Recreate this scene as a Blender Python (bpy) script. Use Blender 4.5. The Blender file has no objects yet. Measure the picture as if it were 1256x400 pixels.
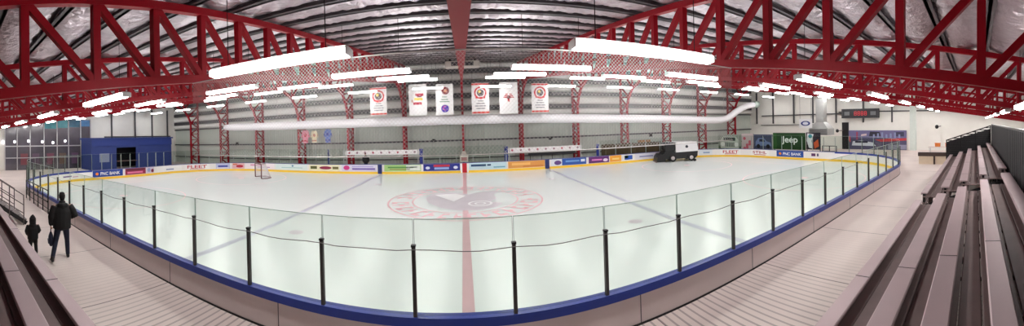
import bpy, math, random
from math import sin, cos, tan, atan, atan2, pi, sqrt
from mathutils import Vector, Matrix
random.seed(7)
SC = bpy.context.scene
COL = SC.collection
H = 3.66                       # eye height above the ice
ROLL = 0.031

# ------------------------------------------------------------------ helpers: geometry
class MB:
    def __init__(s): s.v = []; s.f = []
    def add(s, vs, fs):
        b = len(s.v); s.v += [Vector(p) for p in vs]; s.f += [tuple(i + b for i in f) for f in fs]; return s
    def box(s, c, d, rz=0.0):
        cx, cy, cz = c; hx, hy, hz = d[0] / 2, d[1] / 2, d[2] / 2
        ca, sa = cos(rz), sin(rz); vs = []
        for z in (-hz, hz):
            for x, y in ((-hx, -hy), (hx, -hy), (hx, hy), (-hx, hy)):
                vs.append((cx + x * ca - y * sa, cy + x * sa + y * ca, cz + z))
        return s.add(vs, [(3, 2, 1, 0), (4, 5, 6, 7), (0, 1, 5, 4), (1, 2, 6, 5), (2, 3, 7, 6), (3, 0, 4, 7)])
    def box2(s, a, b):
        return s.box([(a[i] + b[i]) / 2 for i in range(3)], [abs(b[i] - a[i]) for i in range(3)])
    def bbox(s, c, d, bv=0.02, rz=0.0):
        """box with chamfered vertical and horizontal edges"""
        cx, cy, cz = c; hx, hy, hz = d[0] / 2, d[1] / 2, d[2] / 2
        bv = min(bv, hx * .9, hy * .9, hz * .9); ca, sa = cos(rz), sin(rz)
        rings = []
        for z, k in ((-hz, bv), (-hz + bv, 0), (hz - bv, 0), (hz, bv)):
            x1, y1 = hx - k, hy - k; q = bv * .9
            ring = [(-x1 + q, -y1), (x1 - q, -y1), (x1, -y1 + q), (x1, y1 - q), (x1 - q, y1), (-x1 + q, y1), (-x1, y1 - q), (-x1, -y1 + q)]
            rings.append([(cx + x * ca - y * sa, cy + x * sa + y * ca, cz + z) for x, y in ring])
        return s.rings(rings)
    def rings(s, R, caps=True, closed=True):
        n = len(R[0]); vs = [p for r in R for p in r]; fs = []
        for i in range(len(R) - 1):
            for j in range(n if closed else n - 1):
                k = (j + 1) % n
                fs.append((i * n + j, i * n + k, (i + 1) * n + k, (i + 1) * n + j))
        if caps:
            fs.append(tuple(range(n - 1, -1, -1))); m = (len(R) - 1) * n; fs.append(tuple(range(m, m + n)))
        return s.add(vs, fs)
    def beam(s, p0, p1, w, h=None, up=(0, 0, 1)):
        h = h or w; p0 = Vector(p0); p1 = Vector(p1); t = (p1 - p0).normalized(); up = Vector(up)
        u = t.cross(up)
        if u.length < 1e-4: u = t.cross(Vector((1, 0, 0)))
        u.normalize(); v = u.cross(t)
        o = [(-w / 2, -h / 2), (w / 2, -h / 2), (w / 2, h / 2), (-w / 2, h / 2)]
        return s.rings([[p + u * a + v * b for a, b in o] for p in (p0, p1)])
    def tube(s, pts, r, n=8, caps=True):
        pts = [Vector(p) for p in pts]; R = []; u = None
        rr = r if isinstance(r, (list, tuple)) else [r] * len(pts)
        for i, p in enumerate(pts):
            t = (pts[min(i + 1, len(pts) - 1)] - pts[max(i - 1, 0)]).normalized()
            if u is None:
                u = t.cross(Vector((0, 0, 1)))
                if u.length < 1e-3: u = t.cross(Vector((1, 0, 0)))
            u = (u - t * u.dot(t)).normalized(); v = t.cross(u)
            R.append([p + (u * cos(2 * pi * k / n) + v * sin(2 * pi * k / n)) * rr[i] for k in range(n)])
        return s.rings(R, caps)
    def loft(s, secs, side=(1, 0, 0), n=14, cap=0.6):
        """secs: (point, half-width along side, half-depth); rounded ends"""
        P = [Vector(a[0]) for a in secs]; R = []; side = Vector(side)
        T = [(P[min(i + 1, len(P) - 1)] - P[max(i - 1, 0)]).normalized() for i in range(len(P))]
        full = []
        if cap:
            for k in (.35, .8): full.append((P[0] - T[0] * min(secs[0][1], secs[0][2]) * cap * cos(k * pi / 2), T[0], secs[0][1] * sin(k * pi / 2), secs[0][2] * sin(k * pi / 2)))
        full += [(P[i], T[i], secs[i][1], secs[i][2]) for i in range(len(P))]
        if cap:
            for k in (.8, .35): full.append((P[-1] + T[-1] * min(secs[-1][1], secs[-1][2]) * cap * cos(k * pi / 2), T[-1], secs[-1][1] * sin(k * pi / 2), secs[-1][2] * sin(k * pi / 2)))
        for p, t, a, b in full:
            u = side - t * side.dot(t)
            if u.length < .05: u = Vector((0, 1, 0)) - t * t.y
            u.normalize(); v = t.cross(u)
            R.append([p + u * a * cos(2 * pi * k / n) + v * b * sin(2 * pi * k / n) for k in range(n)])
        return s.rings(R)
    def ball(s, c, r, n=12, m=8):
        rx, ry, rz = r if isinstance(r, (list, tuple)) else (r, r, r); R = []
        for i in range(1, m):
            a = pi * i / m; R.append([(c[0] + rx * sin(a) * cos(2 * pi * k / n), c[1] + ry * sin(a) * sin(2 * pi * k / n), c[2] - rz * cos(a)) for k in range(n)])
        return s.rings(R)
    def prism(s, outline, o, ax, ay, thick):
        """outline [(a,b)] in plane o + a*ax + b*ay, thickened both ways along the normal"""
        o = Vector(o); ax = Vector(ax); ay = Vector(ay); nn = ax.cross(ay).normalized()
        return s.rings([[o + ax * a + ay * b + nn * t for a, b in outline] for t in (-thick / 2, thick / 2)])
    def grid(s, fn, nu, nv):
        vs = [fn(i / nu, j / nv) for j in range(nv + 1) for i in range(nu + 1)]; w = nu + 1
        return s.add(vs, [(j * w + i, j * w + i + 1, (j + 1) * w + i + 1, (j + 1) * w + i) for j in range(nv) for i in range(nu)])
    def annulus(s, c, r0, r1, z, n=96, a0=0, a1=2 * pi, h=.003):
        for i in range(n):
            t0 = a0 + (a1 - a0) * i / n; t1 = a0 + (a1 - a0) * (i + 1) / n
            s.add([(c[0] + r * cos(t), c[1] + r * sin(t), z) for r, t in ((r0, t0), (r1, t0), (r1, t1), (r0, t1))], [(0, 1, 2, 3)])
        return s

WL = {}
def _mk(name, mb, mat, loc, smooth=False):
    me = bpy.data.meshes.new(name)
    me.from_pydata([tuple(p - loc) for p in mb.v], [], mb.f); me.update()
    if mat: me.materials.append(mat)
    if smooth:
        for p in me.polygons: p.use_smooth = True
    o = bpy.data.objects.new(name, me); COL.objects.link(o); return o
def tag(o, label=None, cat=None, group=None, kind=None):
    if label: o['label'] = label
    if cat: o['category'] = cat
    if group: o['group'] = group
    if kind: o['kind'] = kind
    return o
def solo(name, mb, mat, label=None, cat=None, group=None, kind=None, smooth=False):
    lo = Vector([min(p[i] for p in mb.v) for i in range(3)]); hi = Vector([max(p[i] for p in mb.v) for i in range(3)])
    loc = Vector(((lo.x + hi.x) / 2, (lo.y + hi.y) / 2, lo.z))
    o = _mk(name, mb, mat, loc, smooth); o.location = loc; WL[o.name] = loc
    return tag(o, label, cat, group, kind)
def thing(name, label, cat, loc=(0, 0, 0), rz=0.0, group=None, kind=None):
    o = bpy.data.objects.new(name, None); COL.objects.link(o); o.location = loc; o.rotation_euler = (0, 0, rz)
    o.empty_display_size = .2; WL[o.name] = Vector(loc)
    return tag(o, label, cat, group, kind)
def part(name, mb, mat, parent, smooth=False, local=False, label=None):
    """mesh child; coordinates are world ones unless local"""
    L = Vector((0, 0, 0)) if local else WL[parent.name]
    o = _mk(name, mb, mat, L, smooth); o.parent = parent; WL[o.name] = L
    if label: o['label'] = label
    return o
def copy_tree(o, parent=None):
    c = o.copy(); COL.objects.link(c)
    if parent: c.parent = parent
    for ch in [x for x in KIDS.get(o.name, [])]: copy_tree(ch, c)
    return c
KIDS = {}
def index_kids(o):
    KIDS[o.name] = list(o.children)
    for c in o.children: index_kids(c)
def voxel(o, size, it=6):
    m = o.modifiers.new('Remesh', 'REMESH'); m.mode = 'VOXEL'; m.voxel_size = size; m.use_smooth_shade = True
    m = o.modifiers.new('Smooth', 'SMOOTH'); m.iterations = it; m.factor = .5
    return o
ORD = ['first', 'second', 'third', 'fourth', 'fifth', 'sixth', 'seventh', 'eighth', 'ninth', 'tenth', 'eleventh', 'twelfth', 'thirteenth', 'fourteenth', 'fifteenth', 'sixteenth', 'seventeenth', 'eighteenth', 'nineteenth', 'twentieth', '21st', '22nd', '23rd', '24th', '25th', '26th', '27th', '28th', '29th', '30th', '31st', '32nd', '33rd', '34th', '35th', '36th', '37th', '38th', '39th', '40th']

# picture point -> place in the room on a plane
def ray(px, py):
    th = (px - 568) / 400; t = (161 - py) / 400; x, y, z = sin(th), cos(th), t
    return Vector((x + ROLL * z, y, z - ROLL * x))
def onY(px, py, Y): r = ray(px, py); k = Y / r.y; return Vector((r.x * k, Y, r.z * k + H))
def onX(px, py, X): r = ray(px, py); k = X / r.x; return Vector((X, r.y * k, r.z * k + H))

# ------------------------------------------------------------------ helpers: materials
def lin(c):
    return tuple(((v / 255) / 12.92 if v / 255 <= .04045 else ((v / 255 + .055) / 1.055) ** 2.4) for v in c) + (1,)
MATS = {}
def M(name, col, rough=.5, metal=0.0, var=.08, vs=4.0, bump=0.0, bs=30.0, emit=0.0, spec=.5, bd=.05):
    if name in MATS: return MATS[name]
    m = bpy.data.materials.new(name); m.use_nodes = True; nt = m.node_tree; N = nt.nodes; L = nt.links
    b = N['Principled BSDF']; b.inputs['Roughness'].default_value = rough; b.inputs['Metallic'].default_value = metal
    b.inputs['Specular IOR Level'].default_value = spec
    c = lin(col); tc = N.new('ShaderNodeTexCoord')
    no = N.new('ShaderNodeTexNoise'); no.inputs['Scale'].default_value = vs; no.inputs['Detail'].default_value = 4
    L.new(tc.outputs['Object'], no.inputs['Vector'])
    mx = N.new('ShaderNodeMix'); mx.data_type = 'RGBA'
    mx.inputs['A'].default_value = tuple(v * (1 - var) for v in c[:3]) + (1,); mx.inputs['B'].default_value = tuple(min(1, v * (1 + var)) for v in c[:3]) + (1,)
    L.new(no.outputs['Fac'], mx.inputs['Factor']); L.new(mx.outputs['Result'], b.inputs['Base Color'])
    if bump:
        n2 = N.new('ShaderNodeTexNoise'); n2.inputs['Scale'].default_value = bs; n2.inputs['Detail'].default_value = 5
        L.new(tc.outputs['Object'], n2.inputs['Vector'])
        bp = N.new('ShaderNodeBump'); bp.inputs['Strength'].default_value = bump; bp.inputs['Distance'].default_value = bd
        L.new(n2.outputs['Fac'], bp.inputs['Height']); L.new(bp.outputs['Normal'], b.inputs['Normal'])
    if emit:
        b.inputs['Emission Color'].default_value = c; b.inputs['Emission Strength'].default_value = emit
    MATS[name] = m; return m
def math_node(nt, op, a=None, b=None):
    n = nt.nodes.new('ShaderNodeMath'); n.operation = op
    for i, v in enumerate((a, b)):
        if v is None: continue
        if isinstance(v, (int, float)): n.inputs[i].default_value = v
        else: nt.links.new(v, n.inputs[i])
    return n.outputs[0]
def glass_mat(name, tint, gloss=.05):
    m = bpy.data.materials.new(name); m.use_nodes = True; nt = m.node_tree; N = nt.nodes; L = nt.links
    N.remove(N['Principled BSDF']); t = N.new('ShaderNodeBsdfTransparent'); t.inputs[0].default_value = tint + (1,)
    g = N.new('ShaderNodeBsdfGlossy'); g.inputs['Roughness'].default_value = .03
    fr = N.new('ShaderNodeFresnel'); fr.inputs[0].default_value = 1.25
    mx = N.new('ShaderNodeMixShader'); L.new(math_node(nt, 'MULTIPLY', fr.outputs[0], gloss * 10), mx.inputs[0])
    L.new(t.outputs[0], mx.inputs[1]); L.new(g.outputs[0], mx.inputs[2]); L.new(mx.outputs[0], N['Material Output'].inputs[0])
    MATS[name] = m; return m

RED = M('crimson_painted_steel', (152, 2, 25), .5, 0, .1, 3, spec=.25)
RED2 = M('crimson_column_steel', (142, 4, 28), .5, 0, .1, 3, spec=.3)
ICE = M('ice', (244, 252, 250), .22, 0, .02, .35, spec=.35)
WHITE = M('white_board_plastic', (240, 236, 234), .4, 0, .02, 2)
OUTB = M('board_outer_plastic', (222, 208, 206), .45, 0, .05, 1.5)
BLUE = M('blue_rail_plastic', (10, 50, 150), .35, 0, .1, 6)
YEL = M('yellow_kick_plastic', (250, 205, 60), .4, 0, .05, 3)
BLACK = M('black_steel', (22, 21, 24), .45, .2, .15, 6)
POST = M('dark_anodised_post', (58, 55, 54), .4, .3, .12, 6)
ALU = M('pale_aluminium', (190, 190, 192), .4, .6, .08, 6)
CONC = M('white_block_wall', (236, 236, 230), .75, 0, .06, 1.2, .1, 12)
SIDING = M('grey_green_siding', (184, 192, 184), .5, 0, .06, 1.0)
GIRT = M('dark_girt_steel', (74, 74, 78), .5, .2, .1, 3)
INS = M('white_vinyl_insulation', (226, 226, 222), .5, 0, .1, 1.5, .35, 3)
FOIL = M('silvery_foil_insulation', (196, 186, 193), .28, .8, .3, .9, .8, 5, bd=.12)
PURL = M('galvanised_purlin', (92, 86, 90), .5, .25, .2, 1.2)
BENCH = M('bleacher_plank_aluminium', (186, 166, 168), .5, .25, .1, 2.0)
FOOT = M('dark_footboard', (122, 102, 100), .6, 0, .25, 3)
DUCT = M('white_duct_fabric', (240, 238, 242), .55, 0, .03, 2, .12, 4)
HOUS = M('fixture_white_enamel', (225, 225, 225), .4)
LAMP = M('fluorescent_lens', (255, 252, 250), .4, emit=34)
GLASS = glass_mat('rink_glass', (.90, .93, .905), .006)
GLASSD = glass_mat('far_rink_glass', (.9, .93, .91), .006)
GEDGE = M('pane_edge', (170, 190, 182), .3)
TWINE = M('net_twine', (205, 200, 198), .7)
RUBBER = M('black_rubber', (24, 24, 26), .7)

# ------------------------------------------------------------------ rink outline
RXL, RY0, RY1, RR = 27.45, 4.95, 28.70, 7.70
SX, EY = RXL - RR, (RY1 - RY0) - 2 * RR
ARC = RR * pi / 2
S1 = SX; S2 = S1 + ARC; S3 = S2 + EY; S4 = S3 + ARC; S5 = S4 + 2 * SX; S6 = S5 + ARC; S7 = S6 + EY; S8 = S7 + ARC; PER = S8 + SX
def rink(s, off=0.0):
    """point on the board line; off > 0 is outwards (away from the ice)"""
    s = (s + SX) % PER - SX
    def arc(cx, cy, a0, d): a = a0 + d / RR; return (cx + (RR + off) * cos(a), cy + (RR + off) * sin(a))
    if s <= S1: return (s, RY0 - off)
    if s <= S2: return arc(SX, RY0 + RR, -pi / 2, s - S1)
    if s <= S3: return (RXL + off, RY0 + RR + s - S2)
    if s <= S4: return arc(SX, RY1 - RR, 0, s - S3)
    if s <= S5: return (SX - (s - S4), RY1 + off)
    if s <= S6: return arc(-SX, RY1 - RR, pi / 2, s - S5)
    if s <= S7: return (-RXL - off, RY1 - RR - (s - S6))
    return arc(-SX, RY0 + RR, pi, s - S7)
def band(mb, s0, s1, o0, o1, z0, z1, step=.2):
    curved = not any(a - 1e-6 <= s0 and s1 <= b + 1e-6 for a, b in ((-S1, S1), (S2, S3), (S4, S5), (S6, S7)))
    n = max(1, int((s1 - s0) / step)) if curved else 1
    R = []
    for i in range(n + 1):
        s = s0 + (s1 - s0) * i / n; a = rink(s, o0); b = rink(s, o1)
        R.append([(a[0], a[1], z0), (b[0], b[1], z0), (b[0], b[1], z1), (a[0], a[1], z1)])
    return mb.rings(R)
def s_of(px, lo, hi):
    """board position whose bearing from the stands is that of picture column px"""
    best = None
    for i in range(4001):
        s = lo + (hi - lo) * i / 4000; x, y = rink(s, -.02); d = abs(atan2(x, y) - (px - 568) / 400)
        if best is None or d < best[0]: best = (d, s)
    return best[1]

# ------------------------------------------------------------------ camera
cam = bpy.data.cameras.new('camera'); co = bpy.data.objects.new('camera', cam); COL.objects.link(co)
cam.type = 'PANO'; cam.panorama_type = 'CENTRAL_CYLINDRICAL'
cam.central_cylindrical_range_u_min = -568 / 400; cam.central_cylindrical_range_u_max = 688 / 400
cam.central_cylindrical_range_v_min = -(400 - 161) / 400; cam.central_cylindrical_range_v_max = 161 / 400
cam.central_cylindrical_radius = 1.0
cam.clip_start = .05; cam.clip_end = 300
co.matrix_world = Matrix.Translation((0, 0, H)) @ Matrix.Rotation(ROLL, 4, 'Y') @ Matrix.Rotation(pi / 2, 4, 'X')
SC.camera = co

# ------------------------------------------------------------------ setting: ice, floor, walls, roof
YW, XW, YN = 31.7, 38.4, -6.0
def ice():
    mb = MB(); n = 240
    ring = [rink(-SX + PER * i / n, .02) for i in range(n)]
    mb.add([(x, y, 0) for x, y in ring] + [(x, y, -.1) for x, y in ring], [tuple(range(n))] + [(i, i + n, (i + 1) % n + n, (i + 1) % n) for i in range(n)])
    o = solo('ice_sheet', mb, ICE, 'smooth white ice sheet with faint painted lines inside the boards', 'ice', kind='structure')
    LR = M('ice_red_paint', (222, 186, 190), .3, 0, .12, 2); LB = M('ice_blue_paint', (202, 207, 220), .3, 0, .1, 2)
    LP = M('ice_pink_paint', (236, 188, 194), .3, 0, .25, 1.6); LG = M('ice_grey_paint', (212, 207, 213), .3, 0, .12, 1.2)
    LW = M('ice_white_paint', (252, 253, 254), .3, 0, .01, 2)
    cy = (RY0 + RY1) / 2
    def strip(x, w): return MB().add([(x - w / 2, RY0 + .03, .004), (x + w / 2, RY0 + .03, .004), (x + w / 2, RY1 - .03, .004), (x - w / 2, RY1 - .03, .004)], [(0, 1, 2, 3)])
    part('centre_line', strip(0, .26), LR, o)
    for x in (-7.56, 7.56): part('blue_line', strip(x, .27), LB, o)
    for x in (-24, 24):
        w = sqrt(max(0, RR ** 2 - (abs(x) - SX) ** 2)); d = RR - w
        part('goal_line', MB().add([(x - .03, RY0 + d, .004), (x + .03, RY0 + d, .004), (x + .03, RY1 - d, .004), (x - .03, RY1 - d, .004)], [(0, 1, 2, 3)]), LR, o)
    for x in (-18.6, 18.6):
        for y in (cy - 6, cy + 6):
            part('faceoff_circle', MB().annulus((x, y), 4.0, 4.07, .004).annulus((x, y), 0, .28, .004, 24), LP, o)
    for x in (-6.2, 6.2):
        for y in (cy - 6, cy + 6): part('faceoff_spot', MB().annulus((x, y), 0, .28, .004, 24), LG, o)
    # centre emblem: red lettering ring round a grey figure with a white wedge
    c = (0, cy + .55); lg = MB().annulus(c, 4.02, 4.12, .005).annulus(c, 2.75, 2.83, .005)
    part('emblem_ring', lg, LP, o)
    let = MB(); rnd = random.Random(3)
    for k in range(34):
        a = 2 * pi * k / 34; wd = .1 + .03 * rnd.random()
        if k in (0, 17): continue
        let.annulus(c, 2.98, 3.88, .005, 2, a - wd * .55, a - wd * .2)
        if k % 2: let.annulus(c, 3.3, 3.55, .005, 2, a - wd * .2, a + wd * .35)
        else: let.annulus(c, 3.6, 3.88, .005, 3, a - wd * .2, a + wd * .45); let.annulus(c, 2.98, 3.2, .005, 3, a - wd * .2, a + wd * .45)
    part('emblem_lettering', let, LP, o)
    def flat(pts, z): return MB().add([(c[0] + a, c[1] + b, z) for a, b in pts], [tuple(range(len(pts)))])
    part('emblem_figure', flat([(-2.2, .6), (-1.9, -.6), (-1.2, -1.7), (-.4, -2.3), (.6, -2.4), (1.5, -1.9), (1.9, -1.1), (1.3, -.7), (1.7, .1), (1.6, 1.1), (2.1, 2.0), (1.2, 2.2), (.2, 1.5), (-.8, 2.3), (-1.9, 1.9)], .005), LG, o)
    part('emblem_wedge', flat([(-1.75, 1.5), (-.6, -.35), (.05, 1.1), (-.6, 1.75)], .008), LW, o)
    part('emblem_swirl', MB().annulus((.75, cy - .45), .5, .62, .008).annulus((.75, cy - .45), .2, .3, .008), LW, o)
ice()

def floor_mat():
    m = bpy.data.materials.new('ribbed_walkway'); m.use_nodes = True; nt = m.node_tree; N = nt.nodes; L = nt.links
    b = N['Principled BSDF']; b.inputs['Roughness'].default_value = .55
    tc = N.new('ShaderNodeTexCoord'); sp = N.new('ShaderNodeSeparateXYZ'); L.new(tc.outputs['Object'], sp.inputs[0])
    X, Y = sp.outputs[0], sp.outputs[1]
    rib = math_node(nt, 'LESS_THAN', math_node(nt, 'FRACT', math_node(nt, 'MULTIPLY', X, 1 / .158)), .27)
    lm = nt.nodes.new('ShaderNodeMapRange'); lm.interpolation_type = 'SMOOTHSTEP'; L.new(math_node(nt, 'ABSOLUTE', X), lm.inputs['Value']); lm.inputs['From Min'].default_value = 3.5; lm.inputs['From Max'].default_value = 8.5; lm.inputs['To Min'].default_value = 1; lm.inputs['To Max'].default_value = .12; lim = lm.outputs[0]
    seam = math_node(nt, 'LESS_THAN', math_node(nt, 'FRACT', math_node(nt, 'MULTIPLY', X, 1 / 3.16)), .008)
    no = N.new('ShaderNodeTexNoise'); no.inputs['Scale'].default_value = .55; no.inputs['Detail'].default_value = 6; L.new(tc.outputs['Object'], no.inputs['Vector'])
    base = N.new('ShaderNodeMix'); base.data_type = 'RGBA'; base.inputs['A'].default_value = lin((206, 190, 186)); base.inputs['B'].default_value = lin((238, 224, 216)); L.new(no.outputs['Fac'], base.inputs['Factor'])
    mx = N.new('ShaderNodeMix'); mx.data_type = 'RGBA'; L.new(base.outputs['Result'], mx.inputs['A']); mx.inputs['B'].default_value = lin((128, 112, 112))
    f = math_node(nt, 'MULTIPLY', math_node(nt, 'MULTIPLY', rib, lim), .6)
    L.new(math_node(nt, 'MAXIMUM', f, seam), mx.inputs['Factor']); L.new(mx.outputs['Result'], b.inputs['Base Color'])
    bp = N.new('ShaderNodeBump'); bp.inputs['Strength'].default_value = .5; bp.inputs['Distance'].default_value = .01
    L.new(math_node(nt, 'SUBTRACT', 1.0, rib), bp.inputs['Height']); L.new(bp.outputs['Normal'], b.inputs['Normal'])
    return m
ZF = .2
def floor():
    mb = MB(); n = 240; cy = (RY0 + RY1) / 2; hx, hy0, hy1 = XW + .2, cy - YN + .2, YW + .2 - cy
    A, B = [], []
    bear = [2 * pi * i / n for i in range(n)]
    for sx in (1, -1):
        bear += [atan2(hy1, sx * hx) % (2 * pi), atan2(-hy0, sx * hx) % (2 * pi)]
    bear = sorted(set(bear))
    loop = [rink(-SX + PER * i / 2000, .1) for i in range(2000)]
    la = sorted((atan2(y - cy, x) % (2 * pi), x, y) for x, y in loop)
    import bisect
    keys = [q[0] for q in la]
    for a in bear:
        i = bisect.bisect(keys, a) % len(la); A.append((la[i][1], la[i][2]))
        dx, dy = cos(a), sin(a); k = min(hx / abs(dx) if abs(dx) > 1e-9 else 1e9, (hy1 if dy > 0 else hy0) / abs(dy) if abs(dy) > 1e-9 else 1e9)
        B.append((dx * k, cy + dy * k))
    m = len(bear)
    mb.add([(x, y, ZF) for x, y in A] + [(x, y, ZF) for x, y in B], [(i, i + m, (i + 1) % m + m, (i + 1) % m) for i in range(m)])
    o = _mk('floor', mb, floor_mat(), Vector((0, 0, 0))); tag(o, 'pale ribbed plank walkway around the rink', 'floor', kind='structure')
floor()

PZ = lambda y: H + 2.36 + .135 * y          # underside of the purlins
def roof():
    ys = [10.5 + 1.35 * k for k in range(-13, 17)]; ys = [y for y in ys if YN < y < YW]
    lim = [YN - .1] + ys + [YW + .1]
    mb = MB(); sub = 7; prof = []
    for a, b in zip(lim[:-1], lim[1:]):
        for k in range(sub):
            t = k / sub; y = a + (b - a) * t; prof.append((y, PZ(y) + .18 - .16 * sin(pi * t)))
    prof.append((lim[-1], PZ(lim[-1]) + .17))
    nx = 56; rnd = random.Random(5)
    def fn(u, v):
        y, z = prof[round(v * (len(prof) - 1))]; x = -XW - .1 + (2 * XW + .2) * u
        tt = abs(cos(pi * ((y - 10.5) / 1.35 % 1)))
        g = (.3 + .7 * tt) * (.016 * sin(x * 15.1 + 2.3 * sin(x * 1.9 + y * .8)) + .012 * sin(x * 24.7 + 3 * sin(x * .83 - y * 1.1)) + .012 * sin(x * 7.3 + y * 2.9))
        k = .04 * sin(x * 3.3 + y * 1.7) + .03 * sin(x * 1.27 - y * 4.1)
        return (x, y, z + k * .3 + g)
    mb.grid(fn, 1100, len(prof) - 1)
    o = solo('ceiling', mb, FOIL, 'sagging silvery insulation roof lining held up by long purlins', 'ceiling', kind='structure', smooth=True)
    for y in ys: part('purlin', MB().box((0, y, PZ(y) + .075), (2 * XW, .09, .15)).box((0, y - .045, PZ(y) + .01), (2 * XW, .16, .02)), PURL, o)
    # outer roof skin closing the room
    part('roof_deck', MB().add([(-XW - .3, YN - .3, PZ(YN) + .5), (XW + .3, YN - .3, PZ(YN) + .5), (XW + .3, YW + .3, PZ(YW) + .5), (-XW - .3, YW + .3, PZ(YW) + .5)], [(0, 1, 2, 3)]), PURL, o)
roof()

def ribbed(x0, x1, y, z0, z1, pitch=.3, d=.035, flip=1):
    """corrugated sheet standing along x"""
    mb = MB(); n = int((x1 - x0) / pitch); pts = []
    for i in range(n):
        a = x0 + (x1 - x0) * i / n; w = (x1 - x0) / n
        pts += [(a, 0), (a + w * .62, 0), (a + w * .72, d), (a + w * .9, d)]
    pts.append((x1, 0))
    vs = []
    for px_, dd in pts: vs += [(px_, y - flip * dd, z0), (px_, y - flip * dd, z1)]
    mb.add(vs, [(2 * i, 2 * i + 2, 2 * i + 3, 2 * i + 1) for i in range(len(pts) - 1)])
    return mb
def walls():
    w = solo('wall_far', ribbed(-XW, XW, YW, 0, PZ(YW) + .4), SIDING, 'grey green corrugated wall behind the far boards', 'wall', kind='structure')
    for z in (-.87, 1.3): part('girt', MB().box((0, YW - .13, H + z), (2 * XW, .16, .16)), GIRT, w)
    part('girt', MB().box((0, YW - .1, H - 2.6), (2 * XW, .1, .1)), GIRT, w)
    for z0, z1 in ((1.45, 2.0), (2.45, 3.2), (3.72, 4.35), (5.0, 5.6), (6.15, 6.6)):
        mb = MB()
        def fn(u, v, z0=z0, z1=z1):
            a = -pi / 2 + pi * v; x = -XW + 2 * XW * u
            return (x, YW - .08 - (.32 + .05 * sin(x * 5.1) * cos(x * 1.3)) * max(0, cos(a)) ** .7, H + (z0 + z1) / 2 + (z1 - z0) / 2 * sin(a))
        mb.grid(fn, 200, 10); part('insulation_roll', mb, INS, w, True)
    for z in (2.22, 3.45, 4.68, 5.85): part('girt', MB().box((0, YW - .2, H + z), (2 * XW, .24, .42)), GIRT, w)
    for sgn, nm in ((-1, 'wall_left'), (1, 'wall_right')):
        X = sgn * XW
        mb = MB().add([(X, YN, 0), (X, YW, 0), (X, YW, PZ(YW) + .5), (X, YN, PZ(YN) + .5)], [(0, 1, 2, 3)])
        mb.add([(X + sgn * .2, YN, 0), (X + sgn * .2, YW, 0), (X + sgn * .2, YW, PZ(YW) + .5), (X + sgn * .2, YN, PZ(YN) + .5)], [(0, 1, 2, 3)])
        w = solo(nm, mb, CONC, 'white end wall with dark steel uprights', 'wall', kind='structure')
        for y in ((20.6, 24.3, 27.2, 30.0) if sgn < 0 else (10.0, 13.7, 17.4, 20.8, 23.8, 27.3, 30.3)):
            part('upright', MB().box((X - sgn * .1, y, H + 1.5 if sgn < 0 else H + 2.2), (.2, .16, 5.6 if sgn < 0 else 4.6)), GIRT, w)
        if sgn > 0:
            part('girt', MB().box((X - .1, 22.6, H + 1.05), (.16, 13.5, .14)), GIRT, w)
            part('girt', MB().box((X - .1, 25, H - .3), (.12, 9, .08)), GIRT, w)
            part('girt', MB().box((X - .1, 7, H + 1.25), (.16, 20, .14)), GIRT, w)
        else:
            part('girt', MB().box((X + .1, 25, H + .42), (.16, 11, .16)), GIRT, w)
    mb = MB().add([(-XW, YN, 0), (XW, YN, 0), (XW, YN, PZ(YN) + .5), (-XW, YN, PZ(YN) + .5)], [(0, 1, 2, 3)])
    solo('wall_near', mb, CONC, 'pale wall behind the stands', 'wall', kind='structure')
    # pale column by the near corner of the far end
    mb = MB(); p = onX(1120, 160, 33.0)
    solo('trim_1', mb.box((33, p.y, H + .3), (.5, .62, 6.6)), M('pale_green_column', (214, 224, 218), .5), 'pale square column standing by the rink corner at the mural end', 'column', kind='structure')
walls()

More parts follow.
